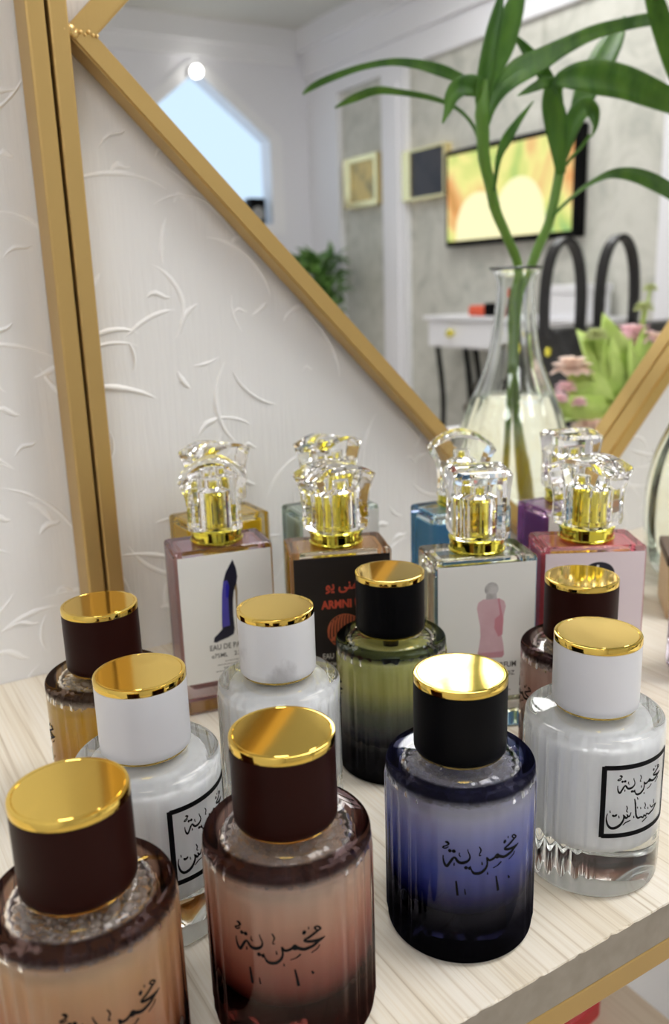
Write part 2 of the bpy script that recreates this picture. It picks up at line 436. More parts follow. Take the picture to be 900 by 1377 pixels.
wb = thing('storage_box', 'white lidded box on the console table behind the black handbag, seen in the mirror', 'box', (2.86, -2.25, SH + .0425))
box('body', -.10, .10, -.10, .10, 0, .10, M['white'], wb, .004); box('lid', -.105, .105, -.105, .105, .10, .135, M['white'], wb, .004)

# bushy plant by the far corner
def leafshape(bm, base, d, up, L, W, n=5, mi=0):
    d = d.normalized(); s = d.cross(up).normalized(); nrm = s.cross(d).normalized()
    rows = []
    for i in range(n + 1):
        t = i / n; w = W * math.sin(PI * min(1, .06 + t * .94)) ** .8 * (1 - .25 * t); c = base + d * (L * t) - nrm * (L * .35 * t * t)
        rows.append([bm.verts.new(c - s * w + nrm * w * .25), bm.verts.new(c), bm.verts.new(c + s * w + nrm * w * .25)])
    for i in range(n):
        for k in range(2):
            f = bm.faces.new((rows[i][k], rows[i][k + 1], rows[i + 1][k + 1], rows[i + 1][k])); f.smooth = True; f.material_index = mi
def bush():
    rnd = random.Random(5)
    t = thing('potted_plant', 'bushy green plant in a tall white planter by the far corner, seen in the mirror', 'plant', (2.70, -4.17, 0))
    lathe('pot', [(0, 0), (.11, 0), (.15, .75), (.165, .88), (.15, .88), (.14, .84), (0, .84)], M['white'], t, 40)
    bm = bmesh.new()
    for k in range(330):
        a = rnd.uniform(0, 2 * PI); el = rnd.uniform(-.3, 1.4); r = rnd.uniform(.03, .15)
        b = Vector((r * math.cos(a), r * math.sin(a), .93 + .35 * rnd.random()))
        leafshape(bm, b, Vector((math.cos(a) * math.cos(el), math.sin(a) * math.cos(el), math.sin(el) * .9 + .1)), Vector((0, 0, 1)) if el < 1.2 else Vector((1, 0, .3)), rnd.uniform(.05, .10), rnd.uniform(.022, .038))
    o = linkbm('foliage', bm, princ('bush_leaf', rgb(58, 104, 40), .45, vary=((14, 14, 14), .7, rgb(120, 160, 80))), t, True)
    md = o.modifiers.new('thickness', 'SOLIDIFY'); md.thickness = .0012
bush()

# side counter with handbag and artificial flowers
ct = thing('side_counter', 'white counter beside the mirror carrying handbag and flowers, seen in the mirror', 'counter', (1.55, -.82, 0))
box('worktop', -.72, .72, -.53, .53, SH - .20, SH - .17, M['white'], ct, .004); box('cabinet', -.69, .69, -.50, .50, .0005, SH - .20, M['white'], ct)
leather = princ('black_leather', (.012, .011, .011, 1), .42, bump=((180, 180, 180), .25, .0006))
bag = thing('handbag', 'black leather handbag with two raised handles, seen in the mirror', 'handbag', (1.88, -1.17, SH - .1695))
def bag_body():
    rows = []; bm = bmesh.new()
    for i in range(13):
        t = i / 12; z = .255 * t; hw = .225 + .045 * t; hd = .085 * (1 - .55 * t ** 2) + .01
        row = []
        for k in range(40):
            a = 2 * PI * k / 40; ca, sa = math.cos(a), math.sin(a)
            x = hw * math.copysign(abs(ca) ** .35, ca); y = hd * math.copysign(abs(sa) ** .5, sa)
            row.append(bm.verts.new((x, y, z - (.012 * (1 - (x / hw) ** 2) if i == 12 else 0))))
        rows.append(row)
    for i in range(12):
        for k in range(40): bm.faces.new((rows[i][k], rows[i][(k + 1) % 40], rows[i + 1][(k + 1) % 40], rows[i + 1][k]))
    bm.faces.new(rows[0]); bm.faces.new(rows[-1])
    return linkbm('body', bm, leather, bag, True)
bag_body()
def strap(yy):
    for (xc, wd_, hh) in ((-.24, .062, .232), (-.045, .064, .24)):
        P = [(xc + wd_ * (-math.cos(PI * i / 22)) * (1 + .25 * math.sin(PI * i / 22)), yy, .235 + hh * math.sin(PI * i / 22) ** .8) for i in range(23)]
        V = []; F = []
        for i, p in enumerate(P):
            p = Vector(p); q = Vector(P[min(i + 1, 22)]) - Vector(P[max(i - 1, 0)]); q.normalize(); nn = Vector((-q.z, 0, q.x))
            for (a, b) in ((-.006, -.014), (.006, -.014), (.006, .014), (-.006, .014)): V.append(p + nn * a + Vector((0, 1, 0)) * b)
        for i in range(22):
            for k in range(4): F.append((4 * i + k, 4 * i + (k + 1) % 4, 4 * i + 4 + (k + 1) % 4, 4 * i + 4 + k))
        F += [(3, 2, 1, 0), (88, 89, 90, 91)]
        link('handle', V, F, leather, bag, False)
        for s in (-1, 1):
            V2, F2 = lathe_data([(0, 0), (.012, 0), (.012, .004), (0, .006)], 16)
            link('rivet', [(xc + s * wd_ * .96 + v[0], yy + .014 + v[2], .20 + v[1]) for v in V2], F2, M['goldg'], bag, True)
strap(.035)

V, F = tube_data([(-.215 + .02 * math.cos(2 * PI * i / 16), .078, .16 + .02 * math.sin(2 * PI * i / 16)) for i in range(17)], .005, 8)
V2, F2 = tube_data([(-.19 + .016 * math.cos(2 * PI * i / 16), .083, .18 + .016 * math.sin(2 * PI * i / 16)) for i in range(17)], .004, 8)
link('charm', *merge((V, F), (V2, F2)), M['goldg'], bag, True)

def flower_pot():
    rnd = random.Random(3)
    t = thing('flower_arrangement', 'pink and peach artificial flowers with light green leaves in white pot, seen in the mirror', 'flowers', (1.065, -.45, SH - .1695))
    lathe('pot', [(0, 0), (.045, 0), (.06, .085), (.066, .09), (.066, .105), (.058, .105), (.054, .09), (0, .09)], M['white'], t, 40)
    g1 = princ('light_green_leaf', rgb(160, 188, 82), .5, vary=((30, 30, 30), .7, rgb(196, 216, 124)))
    bm = bmesh.new()
    def L(x, y, z): return Vector((x - 1.065, -y + .45, z + .1695))
    for (x, y, z, L_, W_, dx, dz) in ((1.03, .43, .02, .12, .032, -.2, .9), (1.05, .44, .03, .11, .03, .25, .9), (1.02, .42, .0, .10, .028, -.7, .5), (1.07, .43, .03, .12, .03, .6, .8), (1.0, .42, .01, .09, .026, -.5, .8), (1.09, .44, .02, .10, .03, .7, .4), (1.06, .40, -.02, .09, .03, .1, .7), (1.03, .40, -.03, .09, .028, -.5, .4), (1.10, .46, .03, .11, .028, .5, .9), (1.0, .40, .02, .13, .016, -1.0, .18), (1.08, .42, .0, .09, .028, .9, .3), (1.05, .46, .05, .10, .03, 0, 1)):
        leafshape(bm, L(x, y, z), Vector((dx, rnd.uniform(-.2, .35), dz)), Vector((rnd.uniform(-.3, .3), 1, .4)), L_, W_ * 1.35)
    for k in range(26):
        a = rnd.uniform(0, 2 * PI); leafshape(bm, L(1.055, .44, -.05) + Vector((rnd.uniform(-.05, .05), rnd.uniform(-.05, .05), rnd.uniform(0, .08))), Vector((math.cos(a), math.sin(a), rnd.uniform(.2, 1.2))), Vector((.2, .3, 1)), rnd.uniform(.05, .09), rnd.uniform(.014, .024))
    o = linkbm('foliage', bm, g1, t, True); md = o.modifiers.new('thickness', 'SOLIDIFY'); md.thickness = .0006
    pink = princ('pink_petal', rgb(255, 216, 224), .6, vary=((60, 60, 60), .7, rgb(250, 206, 208))); peach = princ('peach_petal', rgb(255, 232, 218), .6, vary=((60, 60, 60), .7, rgb(248, 216, 196))); bud = princ('green_bud', rgb(196, 206, 140), .6)
    for (x, y, z, r, m) in ((.9624, .45, .086, .03, peach), (.9088, .42, .045, .013, pink), (.9415, .44, .057, .016, pink), (.934, .41, .039, .014, pink), (.9555, .40, .002, .032, peach), (1.1512, .50, .121, .034, pink), (1.1832, .49, .108, .03, peach), (1.125, .49, .112, .022, pink), (1.0095, .45, .128, .018, bud), (1.1726, .50, .161, .016, bud), (1.185, .5, .19, .012, bud)):
        c = L(x, y, z); bm = bmesh.new()
        for ring, (np_, el, sc) in enumerate(((9, .15, 1.0), (8, .6, .95), (7, 1.0, .85), (5, 1.3, .7))):
            for i in range(np_):
                a = 2 * PI * (i + .5 * ring) / np_ + rnd.uniform(-.2, .2)
                leafshape(bm, c - Vector((0, 0, r * .3)), Vector((math.cos(a) * math.cos(el), math.sin(a) * math.cos(el), math.sin(el))), Vector((-math.sin(el) * math.cos(a) * .99, -math.sin(el) * math.sin(a) * .99, math.cos(el) + .02)), r * 1.05 * sc, r * .62 * sc, 4)
        s = linkbm('flower', bm, m, t, True); md = s.modifiers.new('thickness', 'SOLIDIFY'); md.thickness = .0008
        root = Vector(((c.x) * .25, (c.y) * .25, .09)); pts = catmull([tuple(root), tuple((root + c) / 2 + Vector((0, 0, .015))), tuple(c - Vector((0, 0, r * .3)))], 6)
        tube('stem', pts, .0022, g1, s, 6)
flower_pot()

# traced calligraphy: (arc mm from the label's middle, height mm, stroke width mm)
WORD=[[(-11.18,39.76,0.14),(-11.21,38.81,0.28),(-10.95,37.35,0.42),(-10.45,36.39,0.55),(-9.96,36.22,0.55),(-9.31,37.27,0.49),(-8.5,38.71,0.49),(-7.86,39.54,0.35),(-7.37,39.21,0.49),(-6.82,38.32,0.55),(-6.08,37.81,0.62),(-4.95,37.85,0.62),(-3.83,38.42,0.49),(-3.19,39.34,0.35),(-3.2,40.47,0.28),(-3.63,41.6,0.21),(-3.83,42.54,0.14)],[(-9.64,41.55,0.42),(-9.16,41.62,0.76),(-8.77,41.3,0.42)],[(-8.44,41.34,0.42),(-7.93,41.67,0.76),(-7.45,41.9,0.42)],[(-10.63,44.55,0.21),(-9.97,44.48,0.55),(-9.49,44.0,0.35),(-10.3,43.23,0.28),(-11.12,42.77,0.28),(-11.28,42.37,0.24),(-10.46,42.34,0.28),(-9.55,43.06,0.14)],[(-6.26,41.29,0.14),(-6.32,40.42,0.24),(-5.87,39.88,0.17)],[(-7.85,37.66,0.14),(-7.85,36.79,0.31),(-7.78,36.64,0.14)],[(-4.78,35.86,0.35),(-4.29,36.09,0.76),(-3.81,35.86,0.42)],[(-3.58,35.59,0.42),(-3.16,35.88,0.76),(-2.67,35.94,0.35)],[(-3.0,36.7,0.14),(-2.66,35.37,0.28),(-2.0,34.27,0.52),(-1.0,33.92,0.62),(0.34,34.13,0.59),(1.52,35.08,0.52),(2.09,36.11,0.42),(2.28,37.39,0.35),(2.08,39.13,0.28),(2.76,38.12,0.49),(3.75,38.12,0.49),(4.83,38.67,0.49),(5.56,39.41,0.49),(6.26,38.64,0.62),(7.92,37.89,0.59),(9.58,38.13,0.59),(10.89,38.61,0.55),(12.04,39.36,0.49),(13.01,39.75,0.35),(13.92,40.26,0.17)],[(5.56,39.3,0.35),(5.01,38.77,0.49),(5.66,38.33,0.49),(6.26,38.45,0.35)],[(13.25,40.09,0.21),(11.79,39.74,0.52),(9.97,39.87,0.55),(8.48,40.33,0.49),(8.26,40.83,0.35),(9.5,41.34,0.45),(10.8,42.06,0.45),(11.93,42.71,0.42),(12.74,43.09,0.35),(11.89,44.04,0.31),(11.06,43.91,0.31),(11.69,42.93,0.28)],[(7.72,43.24,0.42),(8.17,43.08,0.83),(8.62,42.88,0.42)],[(-0.38,43.25,0.17),(-0.1,42.84,0.24),(0.24,41.86,0.28),(-0.15,40.79,0.21),(-0.24,40.13,0.21),(0.33,40.13,0.14)],[(0.56,37.88,0.17),(0.64,37.0,0.31),(0.84,36.82,0.14)],[(9.42,44.61,0.17),(9.44,43.85,0.21)],[(4.16,35.07,0.07),(5.08,35.28,0.14),(6.01,35.68,0.24),(6.84,36.36,0.31),(7.08,36.48,0.14)],[(9.85,36.28,0.07),(11.04,36.84,0.21),(11.86,37.43,0.24),(12.32,38.17,0.1)],[(2.4,33.96,0.14),(2.45,33.11,0.31)]]
UNDER=[[(-7.24,31.27,0.35),(-7.03,28.8,0.45),(-6.76,26.14,0.45)],[(5.25,31.91,0.28),(5.68,29.29,0.45),(6.08,26.47,0.52)],[(-4.63,28.55,0.21),(-4.39,26.56,0.28)],[(9.78,30.48,0.28),(10.25,29.51,0.49)]]
SECOND=[[(-8.19,34.21,0.12),(-8.51,32.71,0.23),(-8.39,31.39,0.35),(-7.89,29.73,0.44),(-6.82,28.64,0.58),(-5.35,28.64,0.64),(-3.89,29.5,0.58),(-2.89,30.87,0.44),(-2.51,32.31,0.35),(-2.82,33.35,0.17),(-2.27,32.61,0.41),(-1.69,31.92,0.41),(-1.18,32.42,0.35),(-1.46,33.4,0.17),(-0.85,32.36,0.41),(-0.28,32.74,0.29),(0.05,33.83,0.15)],[(-6.64,33.69,0.17),(-6.24,33.34,0.52),(-5.87,32.93,0.29)],[(-5.87,32.99,0.23),(-5.45,33.37,0.46),(-5.03,33.76,0.23)],[(-1.82,36.67,0.17),(-1.44,35.61,0.26),(-1.69,34.5,0.2),(-1.15,34.14,0.12)],[(-7.44,35.36,0.12),(-7.34,34.44,0.23)],[(-4.4,33.28,0.12),(-4.2,32.26,0.23)],[(-2.81,29.43,0.09),(-1.6,30.33,0.26),(0.01,30.75,0.15)],[(1.12,38.71,0.23),(1.57,36.78,0.38),(1.86,34.06,0.38),(2.26,31.96,0.38),(3.07,30.89,0.41),(4.33,30.93,0.38),(5.38,30.4,0.38),(5.73,31.25,0.23),(6.57,30.46,0.35),(7.11,31.33,0.23),(8.11,30.66,0.35),(9.49,30.94,0.38),(10.81,31.42,0.38),(11.9,32.42,0.35),(12.59,33.09,0.15)],[(8.65,33.99,0.12),(9.55,32.73,0.26),(10.64,32.84,0.29),(11.94,33.07,0.17)],[(2.11,39.12,0.17),(2.58,38.1,0.26)],[(5.75,35.91,0.15),(6.19,34.69,0.23),(5.76,33.84,0.17),(6.39,33.45,0.12)],[(2.49,35.38,0.12),(2.61,34.68,0.23)],[(3.91,34.79,0.12),(4.05,34.02,0.2)],[(7.5,33.59,0.12),(7.67,32.78,0.2)],[(10.88,35.15,0.12),(10.95,33.64,0.15)],[(5.02,28.74,0.09),(6.11,29.29,0.26),(7.39,29.87,0.15)],[(1.18,32.24,0.12),(1.31,31.34,0.23)]]
# bamboo stems and leaves: midrib x, y, z (m, z above the shelf) and half width
STEMS=[[(0.5479,-0.112,0.0312,0.0035),(0.5486,-0.1116,0.0868,0.0034),(0.5483,-0.1113,0.1472,0.0033),(0.5422,-0.1109,0.1926,0.0036),(0.5377,-0.1105,0.2166,0.0039),(0.524,-0.1102,0.2425,0.0041),(0.5108,-0.1098,0.2634,0.0044),(0.5037,-0.1095,0.2837,0.0046),(0.4967,-0.1091,0.3035,0.0049),(0.4946,-0.1087,0.3231,0.0054),(0.4933,-0.1084,0.3396,0.0054),(0.4958,-0.108,0.3616,0.003)],[(0.5552,-0.108,0.0309,0.0035),(0.5483,-0.1084,0.0872,0.0034),(0.5432,-0.1087,0.1476,0.0033),(0.5457,-0.1091,0.1925,0.0036),(0.5505,-0.1095,0.2164,0.0039),(0.5607,-0.1098,0.2363,0.0042),(0.5718,-0.1102,0.2549,0.0042),(0.5791,-0.1105,0.2797,0.0042),(0.5839,-0.1109,0.3012,0.0045),(0.585,-0.1113,0.3224,0.0058),(0.5792,-0.1116,0.3429,0.0057),(0.5753,-0.112,0.3602,0.0032)]]
LEAVES=[[(0.4939,-0.11,0.3399,0.0042),(0.4936,-0.108,0.3506,0.0066),(0.4947,-0.106,0.3666,0.0068),(0.4973,-0.104,0.3878,0.0059),(0.5013,-0.102,0.4062,0.0047),(0.5053,-0.1,0.4255,0.0012)],[(0.5059,-0.115,0.3472,0.0018),(0.5151,-0.117,0.3705,0.0055),(0.526,-0.119,0.3913,0.0085),(0.5338,-0.121,0.4118,0.0091),(0.5431,-0.123,0.4325,0.0055),(0.5501,-0.125,0.4503,0.0006)],[(0.5824,-0.115,0.3466,0.0038),(0.574,-0.117,0.3651,0.0057),(0.5626,-0.119,0.3806,0.0056),(0.5524,-0.121,0.3898,0.0044),(0.5441,-0.123,0.3979,0.0025),(0.5392,-0.125,0.4028,0.0006)],[(0.496,-0.105,0.3282,0.0018),(0.4993,-0.1036,0.3409,0.0036),(0.508,-0.1023,0.355,0.0066),(0.5246,-0.1009,0.3686,0.0096),(0.5473,-0.0995,0.3792,0.0085),(0.5704,-0.0982,0.3905,0.0067),(0.6027,-0.0968,0.404,0.0056),(0.6364,-0.0955,0.4135,0.0051),(0.6716,-0.0941,0.4211,0.0052),(0.7039,-0.0927,0.4231,0.0053),(0.7384,-0.0914,0.4181,0.004),(0.77,-0.09,0.4055,0.0007)],[(0.4983,-0.11,0.354,0.0048),(0.4868,-0.111,0.3572,0.0077),(0.474,-0.112,0.3553,0.0077),(0.4666,-0.113,0.3484,0.0059),(0.4637,-0.114,0.3397,0.0035),(0.4585,-0.115,0.3286,0.0006)],[(0.4987,-0.115,0.3533,0.0018),(0.4964,-0.1272,0.3632,0.003),(0.493,-0.1394,0.3698,0.004),(0.4847,-0.1517,0.3766,0.0046),(0.4709,-0.1639,0.3824,0.0037),(0.4531,-0.1761,0.385,0.0028),(0.4314,-0.1883,0.3816,0.0025),(0.4095,-0.2006,0.3743,0.0028),(0.3983,-0.2128,0.3689,0.0025),(0.3956,-0.225,0.3652,0.0006)],[(0.4993,-0.113,0.3041,0.0012),(0.5026,-0.1257,0.3261,0.0014),(0.5019,-0.1385,0.3407,0.0014),(0.4962,-0.1512,0.3511,0.0016),(0.4824,-0.164,0.3587,0.0022),(0.4607,-0.1768,0.3635,0.0025),(0.4466,-0.1895,0.366,0.0032),(0.4322,-0.2022,0.3614,0.0032),(0.421,-0.215,0.3547,0.0006)],[(0.5039,-0.105,0.2786,0.0012),(0.5074,-0.104,0.3033,0.0024),(0.5142,-0.103,0.3176,0.0043),(0.5243,-0.102,0.3305,0.003),(0.532,-0.101,0.3392,0.0018),(0.5406,-0.1,0.3481,0.0004)],[(0.5749,-0.105,0.3502,0.0031),(0.5693,-0.1025,0.362,0.0056),(0.5819,-0.1,0.3682,0.01),(0.6055,-0.0975,0.3702,0.0133),(0.6392,-0.095,0.3684,0.0129),(0.675,-0.0925,0.3617,0.0112),(0.7127,-0.09,0.3534,0.0088),(0.753,-0.0875,0.3404,0.0049),(0.7846,-0.085,0.3254,0.0007)],[(0.5748,-0.108,0.3611,0.005),(0.5607,-0.106,0.3648,0.005),(0.5456,-0.104,0.3598,0.0037),(0.5341,-0.102,0.3552,0.0024),(0.5227,-0.1,0.3507,0.0004)],[(0.5812,-0.105,0.3064,0.0032),(0.584,-0.1025,0.324,0.0057),(0.5877,-0.1,0.3386,0.0076),(0.5962,-0.0975,0.3469,0.0076),(0.6044,-0.095,0.3435,0.0057),(0.6051,-0.0925,0.3325,0.0025),(0.5985,-0.09,0.323,0.0006)],[(0.5978,-0.12,0.3151,0.0033),(0.6152,-0.124,0.3411,0.0066),(0.6335,-0.128,0.3706,0.0106),(0.6533,-0.132,0.3944,0.0114),(0.6708,-0.136,0.4153,0.0088),(0.6884,-0.14,0.4372,0.0007)],[(0.6408,-0.08,0.4525,0.0025),(0.6512,-0.08,0.4373,0.0062),(0.662,-0.08,0.4217,0.0082),(0.6733,-0.08,0.4028,0.0083),(0.6871,-0.08,0.3806,0.0072),(0.7044,-0.08,0.3579,0.0046),(0.7162,-0.08,0.3433,0.0007)],[(0.5801,-0.106,0.2945,0.0039),(0.5766,-0.106,0.3153,0.007),(0.5722,-0.106,0.3357,0.0095),(0.5664,-0.106,0.3509,0.0081),(0.5609,-0.106,0.3597,0.0031)],[(0.5701,-0.105,0.2595,0.0014),(0.5808,-0.1028,0.2686,0.0014),(0.6003,-0.1006,0.2823,0.0016),(0.6203,-0.0983,0.2918,0.0026),(0.6364,-0.0961,0.2958,0.0043),(0.6579,-0.0939,0.295,0.006),(0.6804,-0.0917,0.2898,0.0068),(0.7093,-0.0894,0.2793,0.0062),(0.7399,-0.0872,0.2645,0.0042),(0.7665,-0.085,0.2477,0.0007)],[(0.5831,-0.104,0.301,0.0013),(0.586,-0.0993,0.3077,0.0013),(0.5923,-0.0947,0.3156,0.0013),(0.5966,-0.09,0.324,0.0014)]]

# ------------------------------------------------------------------ display rack: shelf boards, gold posts, mirror
def wood_mat():
    m, nt, out = nodes('pale_wood_laminate'); b = N(nt, 'ShaderNodeBsdfPrincipled'); b.inputs['Roughness'].default_value = .42; b.inputs['Specular IOR Level'].default_value = .35
    tc = N(nt, 'ShaderNodeTexCoord'); mp = N(nt, 'ShaderNodeMapping'); mp.inputs['Scale'].default_value = (560, 7, 40); nt.links.new(tc.outputs['Object'], mp.inputs[0])
    no = N(nt, 'ShaderNodeTexNoise', Scale=1.0, Detail=5.0, Distortion=.4); nt.links.new(mp.outputs[0], no.inputs['Vector'])
    r = ramp(nt, [(.28, rgb(200, 187, 166)), (.42, rgb(231, 222, 206)), (.55, rgb(240, 234, 222)), (.72, rgb(234, 224, 206))], no.outputs[0])
    mp2 = N(nt, 'ShaderNodeMapping'); mp2.inputs['Scale'].default_value = (38, 3.5, 8); nt.links.new(tc.outputs['Object'], mp2.inputs[0])
    n2 = N(nt, 'ShaderNodeTexNoise', Scale=1.0, Detail=3.0); nt.links.new(mp2.outputs[0], n2.inputs['Vector'])
    r2 = ramp(nt, [(.38, (.93, .90, .84, 1)), (.62, (1, 1, 1, 1))], n2.outputs[0])
    mx = N(nt, 'ShaderNodeMix', data_type='RGBA', blend_type='MULTIPLY'); mx.inputs[0].default_value = 1.0
    nt.links.new(r.outputs[0], mx.inputs[6]); nt.links.new(r2.outputs[0], mx.inputs[7]); nt.links.new(mx.outputs[2], b.inputs[0])
    bp = N(nt, 'ShaderNodeBump'); bp.inputs['Strength'].default_value = .15; bp.inputs['Distance'].default_value = .0002
    nt.links.new(no.outputs[0], bp.inputs['Height']); nt.links.new(bp.outputs[0], b.inputs['Normal'])
    nt.links.new(b.outputs[0], out.inputs[0]); return m
M['wood'] = wood_mat()
M['edge'] = princ('raw_board_edge', rgb(148, 139, 126), .7, vary=((160, 160, 160), .9, rgb(134, 125, 112)))
shelf = thing('shelf_board', 'pale wood shelf board with grey raw front edge under all the bottles', 'shelf', (0, 0, SH))
SX0, SX1, SY0, SY1, ST = -.45, 1.05, -.3155, -.0005, .0158
bm = bmesh.new(); bmbox(bm, SX0, SX1, SY0 + .0002, SY1, -.0009, 0.0, 0)
bmesh.ops.subdivide_edges(bm, edges=[e for e in bm.edges if abs(e.verts[0].co.x - e.verts[1].co.x) > .5 and e.verts[0].co.y < -.3], cuts=700)
rnd = random.Random(2)
for vv in bm.verts:
    if vv.co.y < -.3 and SX0 + .01 < vv.co.x < SX1 - .01: vv.co.y += rnd.choice((0, 0, 0, rnd.uniform(0, .0007))) 
linkbm('laminate', bm, M['wood'], shelf)
box('core', SX0, SX1, SY0 + .0006, SY1, -ST, -.0009, M['edge'], shelf)
low = thing('lower_shelf_board', 'beige shelf board one level below, at the bottom right corner', 'shelf', (0, 0, SH - .30))
box('laminate', -.45, .447, -.31, -.0005, -.001, 0, princ('beige_board', rgb(214, 196, 172), .6, vary=((200, 8, 8), .5, rgb(224, 208, 186))), low); box('core', -.45, .447, -.31, -.0005, -.016, -.001, M['edge'], low)
rb = thing('gift_box', 'small red box on the lower shelf below the gold rail', 'box', (.384, -.118, SH - .2995), .15)
bm = bmesh.new(); bmbox(bm, -.022, .022, -.022, .022, 0, .018, .004, 3); linkbm('body', bm, princ('red_lacquer', (.45, .012, .02, 1), .3), rb)
bm = bmesh.new(); bmbox(bm, -.023, .023, -.023, .023, .0185, .030, .005, 3); linkbm('lid', bm, princ('red_lacquer_lid', (.50, .012, .022, 1), .28), rb)

rack = thing('display_rack', 'gold painted metal rack whose double upright stands at the left', 'rack', (0, 0, 0))
def tubebar(name, x0, x1, y0, y1, z0, z1, par, bev=.0011): return box(name, x0, x1, y0, y1, z0, z1, M['bar'], par, bev, 2)
tubebar('upright_post', .1123, .1213, -.0235, -.0015, SH + .0003, SH + .95, rack)
tubebar('upright_post', .1228, .1320, -.0235, -.0015, SH + .0003, SH + .95, rack)
tubebar('front_rail', SX0, SX1, -.3150, -.3030, SH - ST - .0098, SH - ST - .0002, rack, .0009)
tubebar('rear_rail', SX0, SX1, -.016, -.004, SH - ST - .0098, SH - ST - .0002, rack, .0009)
for xx in (SX0, SX1 - .012):
    tubebar('floor_post', xx, xx + .012, -.3150, -.3030, .0005, SH - ST - .0099, rack); tubebar('floor_post', xx, xx + .012, -.016, -.004, .0005, SH - ST - .0099, rack)

# diamond mirror: frame bars are mitred prisms in the plane of the wall
dm = thing('diamond_mirror', 'diamond shaped wall mirror in a gold bar frame reflecting the room', 'mirror', (0, 0, SH))
A0, A1 = .4610, .4760       # x + z of the outer and inner edge, lower left bar
B0, B1 = -.4665, -.4490     # z - x, lower right bar
C0_, C1_ = .2000, .1830     # z - x, upper left bar
D0, D1 = 1.125, 1.108       # x + z, upper right bar
def xz(s, d): return ((s - d) / 2, (s + d) / 2)
def clipz(poly, zmin):
    out = []
    for i in range(len(poly)):
        a, b = poly[i], poly[(i + 1) % len(poly)]
        if a[1] >= zmin: out.append(a)
        if (a[1] < zmin) != (b[1] < zmin):
            t = (zmin - a[1]) / (b[1] - a[1]); out.append((a[0] + t * (b[0] - a[0]), zmin))
    return out
YB, YFN = -.0035, -.0185
def bar(poly):
    poly = clipz(poly, .0006)
    bm = bmesh.new()
    V, F = prism_data(poly, lambda u, v, t: (u, YB - t, v), YB - YFN)
    vs = [bm.verts.new(v) for v in V]
    for f in F: bm.faces.new([vs[i] for i in f])
    bmesh.ops.bevel(bm, geom=[e for e in bm.edges if e.calc_length() > .05], offset=.0011, segments=2, affect='EDGES')
    return linkbm('frame_bar', bm, M['bar'], dm)
bar([xz(A0, C0_), xz(A1, C1_), xz(A1, B1), xz(A0, B0)])
bar([xz(A0, B0), xz(A1, B1), xz(D1, B1), xz(D0, B0)])
bar([xz(A0, C0_), xz(D0, C0_), xz(D1, C1_), xz(A1, C1_)])
bar([xz(D0, C0_), xz(D0, B0), xz(D1, B1), xz(D1, C1_)])
am, bmid, cm, d_m = (A0 + A1) / 2, (B0 + B1) / 2, (C0_ + C1_) / 2, (D0 + D1) / 2
link('mirror_glass', *prism_data(clipz([xz(am, cm), xz(am, bmid), xz(d_m, bmid), xz(d_m, cm)], .001), lambda u, v, t: (u, -.0008 - t, v), .0026), M['mirror'], dm)
rnd = random.Random(8)
def blob(c, r, sx=1, sz=1):
    V, F = lathe_data([(r * math.sin(PI * i / 8) if 0 < i < 8 else 0, -r * math.cos(PI * i / 8)) for i in range(9)], 12)
    return [(c[0] + v[0] * sx * (1 + rnd.uniform(-.12, .12)), c[1] + v[1], c[2] + v[2] * sz) for v in V], F
jx, jz = xz(A0, C0_)
link('weld_bead', *merge(*[blob((jx + .0005 + dx, -.0195 + dy, jz + dz), r) for dx, dy, dz, r in ((-.0035, .0, .0005, .0032), (-.0015, -.0005, -.001, .0036), (.002, .0, .0, .0028), (.004, .0004, -.0015, .0022), (.0, .0, -.003, .0022))]), M['bar_dark'], dm, True)
jl = []
for i in range(9):
    t = i / 8; x0, z0 = xz(A0, C0_); x1, z1 = xz(A1, C1_)
    jl.append(blob((x0 + (x1 - x0) * t, -.0187, z0 + (z1 - z0) * t + .0008 * math.sin(i * 2.3)), rnd.uniform(.0007, .0012)))
link('weld_seam', *merge(*jl), M['bar_dark'], dm, True)

# ------------------------------------------------------------------ vase with bamboo (stands at the right end of the shelf, the mirror shows it)
vase = thing('glass_vase', 'clear glass carafe vase of water at the right edge, mirrored with bamboo stems', 'vase', (.5345, -.11, SH + .0002))
vo = [(0, .004), (.030, .0025), (.036, 0), (.041, .001), (.046, .008), (.0495, .025), (.0505, .045), (.0495, .065), (.0455, .085), (.039, .102), (.031, .120), (.0245, .138), (.0205, .158), (.0178, .180), (.0162, .198), (.0165, .206), (.0185, .2125), (.0225, .2165), (.0228, .2178), (.0218, .2185)]
vi = [(.0180, .2165), (.0148, .209), (.0140, .198), (.0155, .180), (.0182, .158), (.0220, .138), (.0285, .120), (.0365, .102), (.0430, .085), (.0470, .065), (.0480, .045), (.0470, .025), (.043, .013), (.034, .0095), (0, .0095)]
def sm(p): return [(max(a, 0), b) for a, b in catmull(p, 3)]
wob = lambda r, z, a: .0007 * math.cos(12 * a) * min(1, max(0, (r - .016) / .02))
V, F = lathe_data(sm(vo) + sm(vi), 96, wob)
link('glass', V, F, M['clear'], vase, True)
wi = [(r + .0002, z) for r, z in reversed(vi) if z < .115]
wi[0] = (0, .0093)
V, F = lathe_data(sm(wi + [(.0345, .1085)]) + [(0, .1085)], 96, wob)
link('water', V, F, glass('water', (.985, 1, .97, 1), 1.33), vase, True)
bamb = thing('bamboo_plant', 'green lucky bamboo stems with long drooping leaves in the mirrored vase', 'plant', (.5345, -.11, SH + .0105))
def stem_pts(P): return [(x - .5345, y + .11, z - .0105) for x, y, z, w in P]
